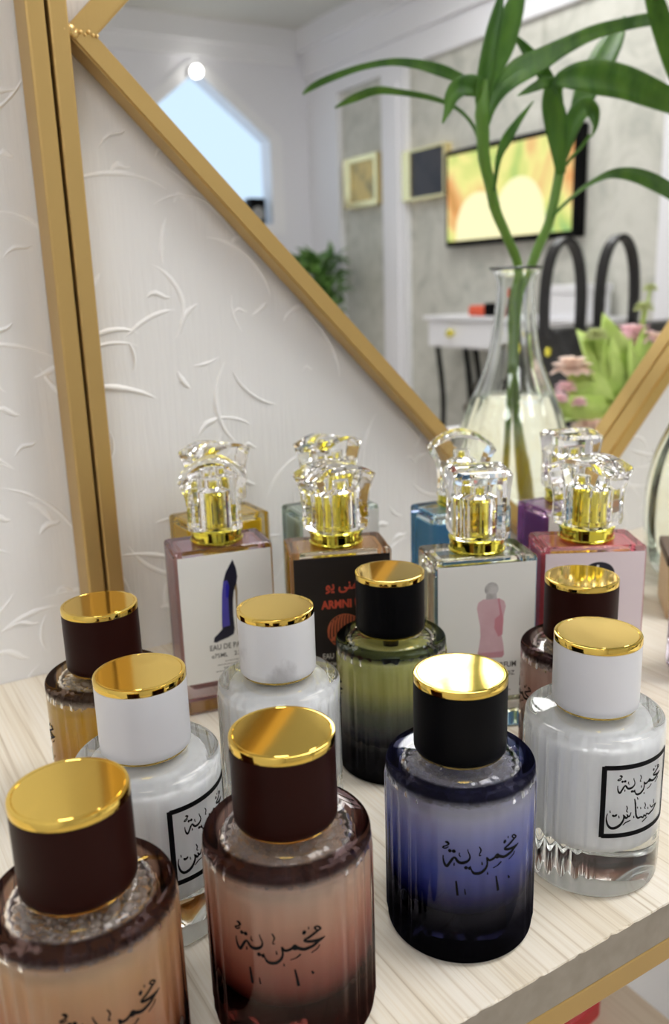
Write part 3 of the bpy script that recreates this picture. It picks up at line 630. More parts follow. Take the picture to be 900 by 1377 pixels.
for S in STEMS:
    P = [list(p) for p in S]
    # lower ends stay inside the vase
    k = [i for i, p in enumerate(P) if p[2] > .205][0]
    top = P[k:]; base = [(.5345 + (-.012 if S is STEMS[0] else .010), -.11 + .004, .014, .0032), (.5345 + (-.004 if S is STEMS[0] else .003), -.110, .11, .0031), (.5345 + (.0005 if S is STEMS[0] else -.0005) + (.0035 if S is STEMS[0] else -.0035) * -1, -.110, .185, .0031)]
    pts = catmull(base + [tuple(p) for p in top], 8)
    tube('stem', [(x - .5345, y + .11, z - .0105) for x, y, z, w in pts], [max(.0016, w * 1.0) * (1 + .07 * (i % 14 == 0)) for i, (x, y, z, w) in enumerate(pts)], M['stem'], bamb, 12)
camv = Vector((0, .4755, SH + .208))
def blade(P, fold=.32, tilt=0.0):
    pts = catmull([tuple(p) for p in P], 6); V = []; F = []; n = len(pts)
    for i, p in enumerate(pts):
        c = Vector(p[:3]); a = Vector(pts[max(i - 1, 0)][:3]); b = Vector(pts[min(i + 1, n - 1)][:3]); t = (b - a).normalized()
        toward = Vector((0, .4755, .208)) - c
        s = t.cross(toward).normalized(); nn = s.cross(t).normalized()
        ang = tilt; s2 = s * math.cos(ang) + nn * math.sin(ang); n2 = nn * math.cos(ang) - s * math.sin(ang)
        w = max(p[3], .0003) / max(.35, math.cos(ang))
        for k, (u, q) in enumerate(((-1, 1.0), (-.5, .45), (0, 0), (.5, .45), (1, 1.0))):
            v = c + s2 * (u * w) + n2 * (q * w * fold); V.append((v.x - .5345, v.y + .11, v.z - .0105))
    for i in range(n - 1):
        for k in range(4): F.append((5 * i + k, 5 * i + k + 1, 5 * i + 6 + k, 5 * i + 5 + k))
    o = link('leaf', V, F, M['leaf'], bamb, True); md = o.modifiers.new('thickness', 'SOLIDIFY'); md.thickness = .0004; md.offset = 0
    return o
for i, L_ in enumerate(LEAVES): blade(L_, (.30, .18, .4, .25)[i % 4], (.15, -.5, .3, -.2, .1)[i % 5])

# ------------------------------------------------------------------ round ribbed perfume bottles
RB = .024
NR = 30
def lab_w(a):           # the flutes fade out on the smooth label panel (local azimuth -90 degrees)
    d = abs((a + PI / 2 + PI) % (2 * PI) - PI); t = min(1, max(0, (d - .55) / .45)); return t * t * (3 - 2 * t)
rib_out = lambda r, z, a: (.00052 * math.cos(NR * a) * lab_w(a) if r > .0232 and .004 < z < .0570 else 0.0)
rib_in = lambda r, z, a: (.00012 * math.cos(NR * a) if r > .012 else 0.0)
OUT = [(0, .0012), (.016, .0010), (.019, 0)] + arc(.0218, .0022, .0022, -90, 0, 6) + [(.024, .0045), (.024, .02), (.024, .04), (.024, .054), (.024, .0575)] + arc(.0218, .0584, .0022, 0, 90, 6) + [(.0185, .0608), (.0140, .0610), (.0118, .0613), (.0110, .0620), (.0109, .0634), (.0109, .0644), (.0086, .0648), (.0086, .0760), (.0080, .0765), (0, .0765)]
CAV = [(0, .0150), (.010, .0150), (.0152, .0154), (.0176, .0168), (.0188, .0195), (.0191, .024), (.0191, .035), (.0191, .048), (.0190, .0535), (.0183, .0562), (.0165, .0576), (.0120, .0581), (.0085, .0586), (.0064, .0610), (.0060, .0640), (.0060, .0750), (0, .0752)]
NS = 240
GLASSDATA = merge(lathe_data(OUT, NS, rib_out), flip(lathe_data(CAV, NS, rib_in)))
def liq_profile(top, grow):
    p = []
    for r, z in CAV:
        zz = z - (grow if z < .0160 else 0)
        if z >= top: break
        p.append((r + grow if r > 0 else 0, zz))
    r_top = p[-1][0]
    return p + [(r_top, top), (0, top)]
LIQ = lathe_data(liq_profile(.0525, .00012), NS, rib_in)
COAT = lathe_data([(r + .00012 if r > 0 else 0, z - (.00012 if z < .0160 else (-.00012 if z > .054 else 0))) for r, z in CAV if z < .0600] + [(.0066, .0602), (0, .0603)], NS, rib_in)
PLATE = [(0, .0870), (.0146, .0868), (.0149, .0870), (.0149, .0889), (.0147, .08925), (.01445, .0893), (.0138, .0893), (.01365, .0891), (.0135, .0893), (.006, .0893), (0, .0893)]
CAP = [(0, .0772), (.0113, .0772), (.0113, .0641), (.0144, .0639)] + [(.01478, .0644), (.01485, .0664), (.01485, .0866), (.0146, .0868), (0, .0868)]
COLLAR = [(.0111, .0629), (.0138, .0629), (.0141, .0632), (.0141, .0637), (.0138, .0639), (.0111, .0639), (.0111, .0629)]
PUMP = [(0, .0440), (.0030, .0440), (.0034, .0450), (.0034, .0600), (.0050, .0615), (.0050, .0642), (.0040, .0660), (0, .0660)]

# handwritten word and rule strokes on a cylinder: (arc mm, height mm, width mm)
STROKE_MAT = {}
def strokes_data(strokes, ph0, s_off=0.0, z_off=0.0, k=1.0, c=(0, 0), R=.02411, th=.00008):
    parts = []
    def fn(s, z, rr): a = ph0 + s / 24.1; return (rr * math.cos(a), rr * math.sin(a), z / 1000)
    for S in strokes:
        P = [((p[0] - c[0]) * k + s_off, (p[1] - c[1]) * k + z_off, max(p[2] * k * 1.6, .28)) for p in S]
        if len(P) > 2: P = catmull(P, 5)
        n = len(P); L = []; Rr = []
        for i, p in enumerate(P):
            a, b = P[max(i - 1, 0)], P[min(i + 1, n - 1)]; dx, dz = b[0] - a[0], b[1] - a[1]; l = math.hypot(dx, dz) or 1e-6
            nx, nz = -dz / l, dx / l; w = max(p[2], .12) / 2
            L.append((p[0] + nx * w, p[1] + nz * w)); Rr.append((p[0] - nx * w, p[1] - nz * w))
        V = []; F = []
        for a, b in zip(L, Rr):
            V += [fn(a[0], a[1], R), fn(b[0], b[1], R), fn(a[0], a[1], R + th), fn(b[0], b[1], R + th)]
        for i in range(n - 1):
            q = 4 * i
            F += [(q + 2, q + 3, q + 7, q + 6), (q, q + 4, q + 5, q + 1), (q, q + 2, q + 6, q + 4), (q + 1, q + 5, q + 7, q + 3)]
        F += [(0, 1, 3, 2), (4 * n - 4, 4 * n - 2, 4 * n - 1, 4 * n - 3)]
        parts.append((V, F))
    return merge(*parts)
def frame_strokes(w, z0, z1, t):
    def line(a, b, n): return [(a[0] + (b[0] - a[0]) * i / n, a[1] + (b[1] - a[1]) * i / n, t) for i in range(n + 1)]
    h = w / 2
    return [line((-h, z1), (h, z1), 24), line((-h, z0), (h, z0), 24), line((-h, z0 - t / 2), (-h, z1 + t / 2), 3), line((h, z0 - t / 2), (h, z1 + t / 2), 3)]

def foam_data(seed, n):
    rnd = random.Random(seed); parts = []; pts = []
    for _ in range(n * 6):
        if len(pts) >= n: break
        r = rnd.uniform(.0007, .0019) * (1.0 if rnd.random() < .6 else .6); a = rnd.uniform(0, 2 * PI); d = math.sqrt(rnd.uniform(.10, 1)) * (.0186 - r)
        c = (d * math.cos(a), d * math.sin(a), .0527 + rnd.uniform(0, .0034))
        if all((c[0] - q[0]) ** 2 + (c[1] - q[1]) ** 2 + (c[2] - q[2]) ** 2 > ((r + q[3]) * .86) ** 2 for q in pts): pts.append((*c, r))
    for x, y, z, r in pts:
        V, F = lathe_data([(r * math.sin(PI * i / 7) if 0 < i < 7 else 0, -r * math.cos(PI * i / 7)) for i in range(8)], 10)
        parts.append(([(v[0] + x, v[1] + y, v[2] + z) for v in V], F))
    return merge(*parts)
FOAM = foam_data(6, 330)
def foam_mat(name, col, f):
    m, nt, out = nodes(name); g = N(nt, 'ShaderNodeBsdfGlass'); g.inputs['IOR'].default_value = 1.22; g.inputs['Color'].default_value = (.98, .98, .98, 1)
    d = N(nt, 'ShaderNodeBsdfDiffuse'); d.inputs[0].default_value = col; mx = N(nt, 'ShaderNodeMixShader'); mx.inputs[0].default_value = f
    nt.links.new(g.outputs[0], mx.inputs[1]); nt.links.new(d.outputs[0], mx.inputs[2]); nt.links.new(mx.outputs[0], out.inputs[0]); return m
foam_clear = foam_mat('foam_bubbles', rgb(225, 222, 222), .12); foam_white = foam_mat('dense_foam_bubbles', rgb(222, 216, 212), .45)
def ring_bottle(label, x, y, kind, capm, gm, lm_, ph_deg, group, pump=False):
    t = thing('perfume_bottle', label, 'perfume bottle', (x, y, SH + .0003), math.radians(ph_deg + 90), group)
    ph = -PI / 2
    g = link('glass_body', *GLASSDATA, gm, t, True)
    if kind == 'white':
        link('white_coating', *COAT, lm_, t, True)
    else:
        link('perfume', *LIQ, lm_, t, True)
        if not pump: tag(link('foam', *FOAM, foam_white if kind == 'foamy' else foam_clear, t, True), kind='stuff')
        P = [(.0002 * i, 0, .060 - .0425 * i / 10) for i in range(11)]
        q = [(.004 * math.sin(i / 10 * 2.0) * math.cos(ph + 2.2), .004 * math.sin(i / 10 * 2.0) * math.sin(ph + 2.2) + .0006 * i, z) for i, (a, b, z) in enumerate(P)]
        tube('dip_tube', q, .0011, M['tubeplastic'], t, 8)
        if pump: lathe('pump', PUMP, M['dark'], t, 24)
    lathe('collar', COLLAR, M['gold'], t, 72)
    c = lathe('cap', CAP, capm, t, 96)
    lathe('gold_plate', PLATE, M['gold'], c, 96, None, True)
    if kind == 'white':
        a = strokes_data(frame_strokes(28.6, 25.6, 51.2, 1.05), ph)
        b = strokes_data(WORD, ph, -.2, 43.9, .76, (1.3, 38.9)); d = strokes_data(SECOND, ph, -4.4)
        pr = link('printed_label', *merge(a, b, d), M['ink'], g)
    else:
        pr = link('printed_label', *merge(strokes_data(WORD, ph, -1.0), strokes_data(UNDER, ph, -1.0)), M['ink'], g)
    for gp in c.children:
        for poly in gp.data.polygons:
            if poly.center.z > .0888 and poly.center.xy.length < .0139: poly.use_smooth = False
    return t
def shade_auto(o, ang=35):
    me = o.data
    try: me.set_sharp_from_angle(angle=math.radians(ang))
    except Exception: pass

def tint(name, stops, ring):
    """glass tinted by height, with the darkness seen down through the thick top rim painted in as colour"""
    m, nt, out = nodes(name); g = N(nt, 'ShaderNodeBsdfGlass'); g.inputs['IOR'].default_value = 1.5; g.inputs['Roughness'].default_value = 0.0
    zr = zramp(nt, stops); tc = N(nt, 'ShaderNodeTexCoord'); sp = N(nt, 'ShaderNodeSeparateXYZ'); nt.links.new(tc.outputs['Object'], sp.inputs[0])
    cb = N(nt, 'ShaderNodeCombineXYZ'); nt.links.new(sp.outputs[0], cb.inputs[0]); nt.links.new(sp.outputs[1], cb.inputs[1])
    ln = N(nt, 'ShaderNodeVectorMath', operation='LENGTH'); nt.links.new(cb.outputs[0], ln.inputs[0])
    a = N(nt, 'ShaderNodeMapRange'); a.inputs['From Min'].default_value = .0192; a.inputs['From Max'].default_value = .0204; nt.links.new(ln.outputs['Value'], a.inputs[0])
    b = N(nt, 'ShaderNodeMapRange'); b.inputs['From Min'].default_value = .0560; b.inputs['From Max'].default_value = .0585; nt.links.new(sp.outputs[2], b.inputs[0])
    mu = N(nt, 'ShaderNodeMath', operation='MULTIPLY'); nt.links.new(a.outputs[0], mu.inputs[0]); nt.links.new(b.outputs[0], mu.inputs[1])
    mx = N(nt, 'ShaderNodeMix', data_type='RGBA'); nt.links.new(mu.outputs[0], mx.inputs[0]); nt.links.new(zr.outputs[0], mx.inputs[6]); mx.inputs[7].default_value = ring  # ring colour paints in how dark the rim looks seen through its thickness
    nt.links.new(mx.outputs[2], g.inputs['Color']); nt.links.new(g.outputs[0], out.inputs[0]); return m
W_ = (.97, .97, .97, 1)
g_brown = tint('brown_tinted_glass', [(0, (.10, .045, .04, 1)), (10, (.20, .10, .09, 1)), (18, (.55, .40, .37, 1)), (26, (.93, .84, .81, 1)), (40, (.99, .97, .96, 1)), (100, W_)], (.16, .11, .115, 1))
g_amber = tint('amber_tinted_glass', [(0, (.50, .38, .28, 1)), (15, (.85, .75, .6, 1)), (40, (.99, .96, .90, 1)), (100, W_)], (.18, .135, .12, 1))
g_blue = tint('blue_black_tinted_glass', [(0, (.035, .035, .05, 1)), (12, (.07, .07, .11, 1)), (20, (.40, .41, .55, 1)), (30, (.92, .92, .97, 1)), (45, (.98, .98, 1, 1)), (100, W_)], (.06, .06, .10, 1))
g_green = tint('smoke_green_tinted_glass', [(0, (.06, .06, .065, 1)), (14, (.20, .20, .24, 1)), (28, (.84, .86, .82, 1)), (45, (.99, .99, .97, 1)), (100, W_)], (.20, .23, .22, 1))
l_blue = liquid('blue_perfume', [(0, (.004, .004, .012, 1)), (16, (.008, .009, .05, 1)), (22, (.05, .06, .30, 1)), (32, (.17, .22, .72, 1)), (43, (.46, .50, .94, 1)), (52, (.84, .85, .98, 1)), (100, W_)], .72)
l_rose = liquid('rose_brown_perfume', [(0, (.04, .006, .006, 1)), (16, (.09, .014, .012, 1)), (22, (.42, .12, .09, 1)), (33, (.80, .36, .25, 1)), (43, (.97, .60, .42, 1)), (52, (.98, .76, .58, 1)), (100, W_)], .72)
l_peach = liquid('peach_perfume', [(0, (.14, .04, .02, 1)), (18, (.60, .24, .11, 1)), (32, (.94, .52, .28, 1)), (46, (.98, .64, .34, 1)), (53, (.98, .72, .44, 1)), (100, W_)], .72)
l_amber = liquid('amber_perfume', [(0, (.42, .17, .03, 1)), (20, (.85, .48, .07, 1)), (40, (.98, .66, .07, 1)), (53, (.98, .72, .12, 1)), (100, W_)], .6)
l_green = liquid('yellow_green_perfume', [(0, (.008, .008, .014, 1)), (14, (.012, .012, .035, 1)), (20, (.08, .08, .14, 1)), (31, (.34, .35, .26, 1)), (42, (.92, .90, .30, 1)), (53, (.94, .95, .34, 1)), (100, W_)], .7)
l_blush = liquid('blush_perfume', [(0, (.26, .12, .09, 1)), (20, (.68, .4, .32, 1)), (40, (.96, .72, .62, 1)), (53, (.97, .82, .74, 1)), (100, W_)], .6)
coat_white = princ('white_lacquer_inside', rgb(245, 246, 250), .35)

GB, GW, GK = 'brown-capped ribbed perfume bottles', 'white ribbed perfume bottles', 'black-capped ribbed perfume bottles'
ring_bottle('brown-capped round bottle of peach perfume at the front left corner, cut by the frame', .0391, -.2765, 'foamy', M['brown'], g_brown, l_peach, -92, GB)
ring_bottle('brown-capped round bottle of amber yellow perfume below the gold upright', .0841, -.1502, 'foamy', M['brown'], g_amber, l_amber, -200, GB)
ring_bottle('white round bottle between two brown caps, its black-framed label turned right', .0764, -.2208, 'white', M['capwhite'], M['clear'], coat_white, -61, GW)
ring_bottle('white round bottle with smudged white cap in front of the shoe-label bottle', .1394, -.1948, 'white', M['capmarble'], M['clear'], coat_white, -5, GW)
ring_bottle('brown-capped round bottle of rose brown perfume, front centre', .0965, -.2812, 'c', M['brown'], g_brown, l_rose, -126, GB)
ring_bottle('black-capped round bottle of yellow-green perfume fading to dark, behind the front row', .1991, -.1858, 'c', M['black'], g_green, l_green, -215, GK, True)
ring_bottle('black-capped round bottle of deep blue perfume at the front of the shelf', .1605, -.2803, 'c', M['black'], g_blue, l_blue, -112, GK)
ring_bottle('white round bottle with black-framed label standing at the right front edge', .2192, -.2830, 'white', M['capwhite'], M['clear'], coat_white, -94.8, GW)
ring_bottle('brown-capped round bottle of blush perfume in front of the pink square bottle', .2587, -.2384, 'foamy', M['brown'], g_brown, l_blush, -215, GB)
for o in bpy.data.objects:
    if o.name.split('.')[0] in ('cap', 'gold_plate', 'collar', 'pump', 'glass_body'): shade_auto(o, 42)

# ------------------------------------------------------------------ square perfume bottles with crystal caps
SW, SD, SHH = .0494, .0293, .0860
def rect_loop(bm, w, d, z, r, n=4):
    vs = []
    for cx, cy, a0 in ((w / 2 - r, d / 2 - r, 0), (-w / 2 + r, d / 2 - r, 90), (-w / 2 + r, -d / 2 + r, 180), (w / 2 - r, -d / 2 + r, 270)):
        for i in range(n + 1):
            a = math.radians(a0 + 90 * i / n); vs.append(bm.verts.new((cx + r * math.cos(a), cy + r * math.sin(a), z)))
    return vs
def rect_solid(bm, levels, inward=False):
    rows = [rect_loop(bm, w, d, z, r) for w, d, z, r in levels]
    fs = []
    for a, b in zip(rows, rows[1:]):
        n = len(a)
        for i in range(n): fs.append(bm.faces.new((a[i], a[(i + 1) % n], b[(i + 1) % n], b[i])))
    fs.append(bm.faces.new(list(reversed(rows[0])))); fs.append(bm.faces.new(rows[-1]))
    if inward: bmesh.ops.reverse_faces(bm, faces=fs)
    return fs
def raw(name, bm, m, par):
    me = bpy.data.meshes.new(name); bm.to_mesh(me); bm.free(); me.materials.append(m)
    o = bpy.data.objects.new(name, me); COL.objects.link(o); o.parent = par; return o
cw, cd, cz0, cz1 = SW - .0074, SD - .0074, .0125, .0815
def sq_glass(par, m):
    bm = bmesh.new()
    rect_solid(bm, [(SW - .003, SD - .003, 0, .0015), (SW - .001, SD - .001, .0005, .0016), (SW, SD, .0016, .0018), (SW, SD, SHH - .0016, .0018), (SW - .001, SD - .001, SHH - .0005, .0016), (SW - .003, SD - .003, SHH, .0015)])
    rect_solid(bm, [(cw - .004, cd - .004, cz0, .002), (cw, cd, cz0 + .002, .003), (cw, cd, cz1 - .002, .003), (cw - .004, cd - .004, cz1, .002)], True)
    return raw('glass_body', bm, m, par)
def sq_liquid(par, m, top):
    bm = bmesh.new(); e = .0002
    rect_solid(bm, [(cw - .004 + e, cd - .004 + e, cz0 - .0001, .002), (cw + e, cd + e, cz0 + .002, .003), (cw + e, cd + e, top, .003)])
    return raw('perfume', bm, m, par)
def crystal(par, rz, a0=.0138, a1=.0124, a2=.0168, b0=.0128, b2=.0132, ztip=.0325, zpk=.0400, c=.0030):
    """flared block cap whose top is an arch across its wide side, with a round bore for the pump"""
    K = 12; prof = [(0, .0075), (.25, .0092), (.5, .0100)]
    lev = []
    nl = 9
    bm = bmesh.new(); rows = []
    for j in range(nl + 1):
        t = j / nl
        a = a0 + (a1 - a0) * math.sin(PI * min(1, t * 1.25)) ** 1.0 * (1 if t < .8 else .0) if t < .8 else a0
        a = a0 * (1 - t) ** 2 + 2 * t * (1 - t) * (a1 - .0012) + a2 * t * t
        b = b0 * (1 - t) + b2 * t - .0006 * math.sin(PI * t)
        if j == 0: a -= .0008; b -= .0008
        cc = c * (1 - .25 * t)
        xs = [-a, -a + cc] + [(-a + cc) + 2 * (a - cc) * i / K for i in range(1, K)] + [a - cc, a]
        fr = []; bk = []
        for x in xs:
            yy = b - cc if abs(abs(x) - a) < 1e-9 else b
            ztop = ztip + (zpk - ztip) * (1 - (x / a2) ** 2) - (.0014 if False else 0)
            z = .0078 + (ztop - .0078) * t
            fr.append(bm.verts.new((x, -yy, z))); bk.append(bm.verts.new((x, yy, z)))
        rows.append((fr, bk))
    m_ = len(rows[0][0])
    for (f0, b0_), (f1, b1_) in zip(rows, rows[1:]):
        for i in range(m_ - 1):
            bm.faces.new((f0[i], f0[i + 1], f1[i + 1], f1[i])); bm.faces.new((b0_[i + 1], b0_[i], b1_[i], b1_[i + 1]))
        bm.faces.new((f0[-1], b0_[-1], b1_[-1], f1[-1])); bm.faces.new((b0_[0], f0[0], f1[0], b1_[0]))
    # bevelled rim: inset top strip
    f1, b1_ = rows[-1]
    ft = []; bt = []
    for i in range(m_):
        s = .86; ft.append(bm.verts.new((f1[i].co.x * s, f1[i].co.y * s, f1[i].co.z + .0016))); bt.append(bm.verts.new((b1_[i].co.x * s, b1_[i].co.y * s, b1_[i].co.z + .0016)))
    for i in range(m_ - 1):
        bm.faces.new((f1[i], f1[i + 1], ft[i + 1], ft[i])); bm.faces.new((b1_[i + 1], b1_[i], bt[i], bt[i + 1])); bm.faces.new((ft[i], ft[i + 1], bt[i + 1], bt[i]))
    bm.faces.new((f1[-1], b1_[-1], bt[-1], ft[-1])); bm.faces.new((b1_[0], f1[0], ft[0], bt[0]))
    f0, b0_ = rows[0]
    for i in range(m_ - 1): bm.faces.new((f0[i + 1], f0[i], b0_[i], b0_[i + 1]))
    bmesh.ops.recalc_face_normals(bm, faces=bm.faces)
    V, F = flip(lathe_data([(0, .0085), (.0082, .0085), (.0082, .0265), (.0045, .0285), (.0045, .0325), (0, .0325)], 40))
    vs = [bm.verts.new(v) for v in V]
    for f in F: bm.faces.new([vs[i] for i in f])
    o = raw('crystal_cap', bm, M['crystal'], par); o.location = (0, 0, SHH); o.rotation_euler = (0, 0, rz)
    return o
SQCOL = [(.0085, .0002), (.0128, .0002), (.0132, .0008), (.0132, .0016), (.0127, .0020), (.0127, .0056), (.0132, .0060), (.0132, .0068), (.0122, .0076), (.0085, .0076), (.0085, .0002)]
SQPUMP = [(0, .0078), (.0066, .0086), (.0066, .0246), (.0060, .0254), (.0030, .0258), (.0028, .0310), (0, .0312)]

def text_data(body, size, bold=0.0):
    cu = bpy.data.curves.new('lettering', 'FONT'); cu.body = body; cu.size = size; cu.align_x = 'CENTER'; cu.offset = bold; cu.resolution_u = 3
    o = bpy.data.objects.new('lettering', cu); COL.objects.link(o)
    dg = bpy.context.evaluated_depsgraph_get(); me = bpy.data.meshes.new_from_object(o.evaluated_get(dg))
    V = [tuple(v.co) for v in me.vertices]; F = [tuple(p.vertices) for p in me.polygons]
    bpy.data.objects.remove(o); bpy.data.meshes.remove(me); bpy.data.curves.remove(cu)
    return V, F
YL = -SD / 2 - .00035           # face of the label
def on_label(vf, x, z, sx=1.0, lift=.00006): return [(x + v[0] * sx, YL - lift, z + v[1]) for v in vf[0]], vf[1]
def flat(poly, lift=.00006): return prism_data([(x / 1000, z / 1000) for x, z in poly], lambda u, v, t: (u, YL + .0001 - t, v), .0001 + lift)
def fit(vf, w):
    xs = [v[0] for v in vf[0]]; c = (max(xs) + min(xs)) / 2; k = w / (max(xs) - min(xs))
    return [((v[0] - c) * k, v[1], v[2]) for v in vf[0]], vf[1]
def small_lines(z0, widths, h=.35, gap=1.5, x=0.0):
    rnd = random.Random(4); parts = []
    for i, w in enumerate(widths):
        p = -w / 2
        while p < w / 2:
            q = min(w / 2, p + rnd.uniform(.5, 1.8)); z = z0 - i * gap
            parts.append(flat([(x + p, z - h), (x + q, z - h), (x + q, z), (x + p, z)])); p = q + .35
    return merge(*parts)
GS, GS2 = 'square glass perfume bottles in the front row', 'square glass perfume bottles in the back row'
def square_bottle(label, x, y, rz, gm, lm_, top, cap_rz, labm, group, capargs={}):
    t = thing('perfume_bottle', label, 'perfume bottle', (x, y, SH + .0003), rz, group)
    sq_glass(t, gm); sq_liquid(t, lm_, top)
    c = lathe('collar', SQCOL, M['goldg'], t, 64, loc=(0, 0, SHH)); shade_auto(c)
    p = lathe('spray_pump', SQPUMP, M['goldg'], t, 48, loc=(0, 0, SHH)); shade_auto(p)
    crystal(t, cap_rz, **capargs)
    tb = tube('dip_tube', [(.004 * i / 8, 0, .0800 - .064 * i / 8) for i in range(9)], .0010, M['tubeplastic'], t, 8)
    lab = None
    if labm is not None:
        lab = box('label', -SW / 2 + .0016, SW / 2 - .0012, YL, -SD / 2 - .00002, .0170, .0832, labm, t)
    return t, lab
def sqglass(n, c): return glass(n, c, 1.5)
clear_g = sqglass('square_clear_glass', (.985, .99, .98, 1))
def liq2(n, c, cloud=.35): return liquid(n, [(0, c), (100, c)], cloud)
ws = princ('label_white_coat', rgb(224, 223, 218), .4)
# shoe label
s1, lab1 = square_bottle('square mauve-topped bottle whose white label shows a blue high-heeled shoe', .16265, -.08642, math.radians(-11.2), sqglass('mauve_glass', (.93, .88, .95, 1)), liq2('mauve_perfume', (.86, .58, .50, 1), .5), .0812, math.radians(-14), M['paper'], GS)
shoe = [(3.9, 79.6), (5.3, 75), (5.8, 70.5), (5.0, 66.5), (3.6, 63.3), (2.8, 58), (2.5, 50), (2.9, 43.5), (2.2, 40.6), (-.8, 39.2), (-4.5, 38.3), (-6.8, 37.5), (-8.2, 37.9), (-7.7, 40.3), (-5.2, 42.4), (-3.4, 44.2), (-3.5, 46), (-3.0, 55), (-2.4, 63), (-1.4, 69), (.2, 73.6)]
K = princ('shoe_black_print', (.008, .007, .02, 1), .3)
o = link('shoe_picture', *flat(list(reversed(shoe))), K, lab1)
blue_in = [(-1.4, 69), (.6, 69.2), (1.4, 66), (.6, 60), (.4, 52), (.5, 45.5), (-3.3, 45), (-3.0, 55), (-2.4, 63)]
link('shoe_blue_panel', *flat(list(reversed(blue_in)), .00012), princ('shoe_violet_print', rgb(74, 68, 160), .3), lab1)
link('shoe_blue_stripe', *flat(list(reversed([(.2, 69), (1.4, 66), (.6, 60), (-.6, 60.5), (-.4, 66)])), .00018), princ('shoe_blue_print', rgb(26, 22, 150), .3), lab1)
link('shoe_heel', *flat(list(reversed([(5.2, 67), (5.4, 63), (4.8, 52), (4.5, 40), (4.2, 40), (4.2, 52), (4.3, 63), (3.9, 65)]))), princ('shoe_gold_print', rgb(150, 130, 90), .4), lab1)
TXT = princ('grey_label_ink', rgb(58, 54, 50), .6)
TX2 = princ('pale_label_ink', rgb(120, 116, 110), .6)
def eau(lab, ink, ink2, x, zt, w, second='e75ML    2.5FLOZ'):
    link('label_text', *merge(on_label(fit(text_data('EAU DE PARFUM', .0040, .00006), w), x, zt), on_label(fit(text_data(second, .0032, .00004), w * .95), x, zt - .0042)), ink, lab)
    link('small_print', *small_lines((zt - .0064) * 1000, (9, 17, 11, 19), .4, 1.7, x * 1000), ink2, lab)
eau(lab1, TXT, TX2, .0015, .0335, .0235)
rnd = random.Random(9); bars = []; p = -3.5
while p < 9.5:
    w = rnd.choice((.18, .3, .45)); bars.append(flat([(p, 18.2), (p + w, 18.2), (p + w, 23.2), (p, 23.2)])); p += w + rnd.choice((.2, .3, .4))
link('barcode', *merge(*bars), TXT, lab1)
# black label
s2, lab2 = square_bottle('square orange bottle with black label, red lettering and a ridged round emblem', .20859, -.12630, math.radians(-22.2), sqglass('pale_orange_glass', (.985, .95, .90, 1)), liq2('orange_perfume', (.96, .66, .36, 1), .45), .0812, math.radians(24), princ('black_label_paper', (.012, .008, .006, 1), .4), GS, dict(zpk=.0385, ztip=.0340))
RED = princ('red_label_ink', rgb(178, 66, 42), .6)
ar = fit(text_data('\ufeee\ufef3 \ufef0\ufee8\ufee3\ufead\ufe8d', .0072, .00016), .0195)
en = fit(text_data('ARMNI UO', .0058, .00020), .0235)
link('label_text', *merge(on_label(ar, .0015, .0668), on_label(en, .0012, .0575)), RED, lab2)
def emblem():
    parts = []; cx, cz, R = .6, 45.6, 8.6
    def inside(x, z): return x * x + z * z < R * R
    ca, sa = math.cos(math.radians(34)), math.sin(math.radians(34))
    for side in (1, -1):
        for k in range(11):
            seg = []
            for i in range(40):
                u = -R + 2 * R * i / 39; v = side * (.75 + .0 * k)
                # chevron waves sweeping away from a diagonal rib
                uu = -9 + k * 1.9 + i * .16; vv = side * (.9 + i * .26 - .0022 * i * i)
                x, z = uu * ca - vv * sa, uu * sa + vv * ca
                if inside(x, z): seg.append((x, z))
                elif seg: break
            if len(seg) > 3:
                for a, b in zip(seg, seg[1:]):
                    dx, dz = b[0] - a[0], b[1] - a[1]; l = math.hypot(dx, dz); nx, nz = -dz / l * .42, dx / l * .42
                    parts.append(flat([(cx + a[0] - nx, cz + a[1] - nz), (cx + b[0] - nx, cz + b[1] - nz), (cx + b[0] + nx, cz + b[1] + nz), (cx + a[0] + nx, cz + a[1] + nz)] if side < 2 else []))
    l1 = [(-R * ca - (-.7) * sa, -R * sa + (-.7) * ca), (R * ca - (-.7) * sa, R * sa + (-.7) * ca), (R * ca - .7 * sa, R * sa + .7 * ca), (-R * ca - .7 * sa, -R * sa + .7 * ca)]
    parts.append(flat([(cx + x, cz + z) for x, z in l1]))
    ring = []
    for i in range(64):
        a, b = 2 * PI * i / 64, 2 * PI * (i + 1) / 64
        parts.append(flat([(cx + (R - .4) * math.cos(a), cz + (R - .4) * math.sin(a)), (cx + R * math.cos(a), cz + R * math.sin(a)), (cx + R * math.cos(b), cz + R * math.sin(b)), (cx + (R - .4) * math.cos(b), cz + (R - .4) * math.sin(b))]))
    return merge(*parts)
link('round_emblem', *emblem(), princ('copper_label_ink', rgb(170, 84, 52), .55), lab2)
eau(lab2, princ('cream_label_ink', rgb(190, 184, 172), .6), princ('dim_label_ink', rgb(110, 106, 98), .6), .0006, .0315, .0225)
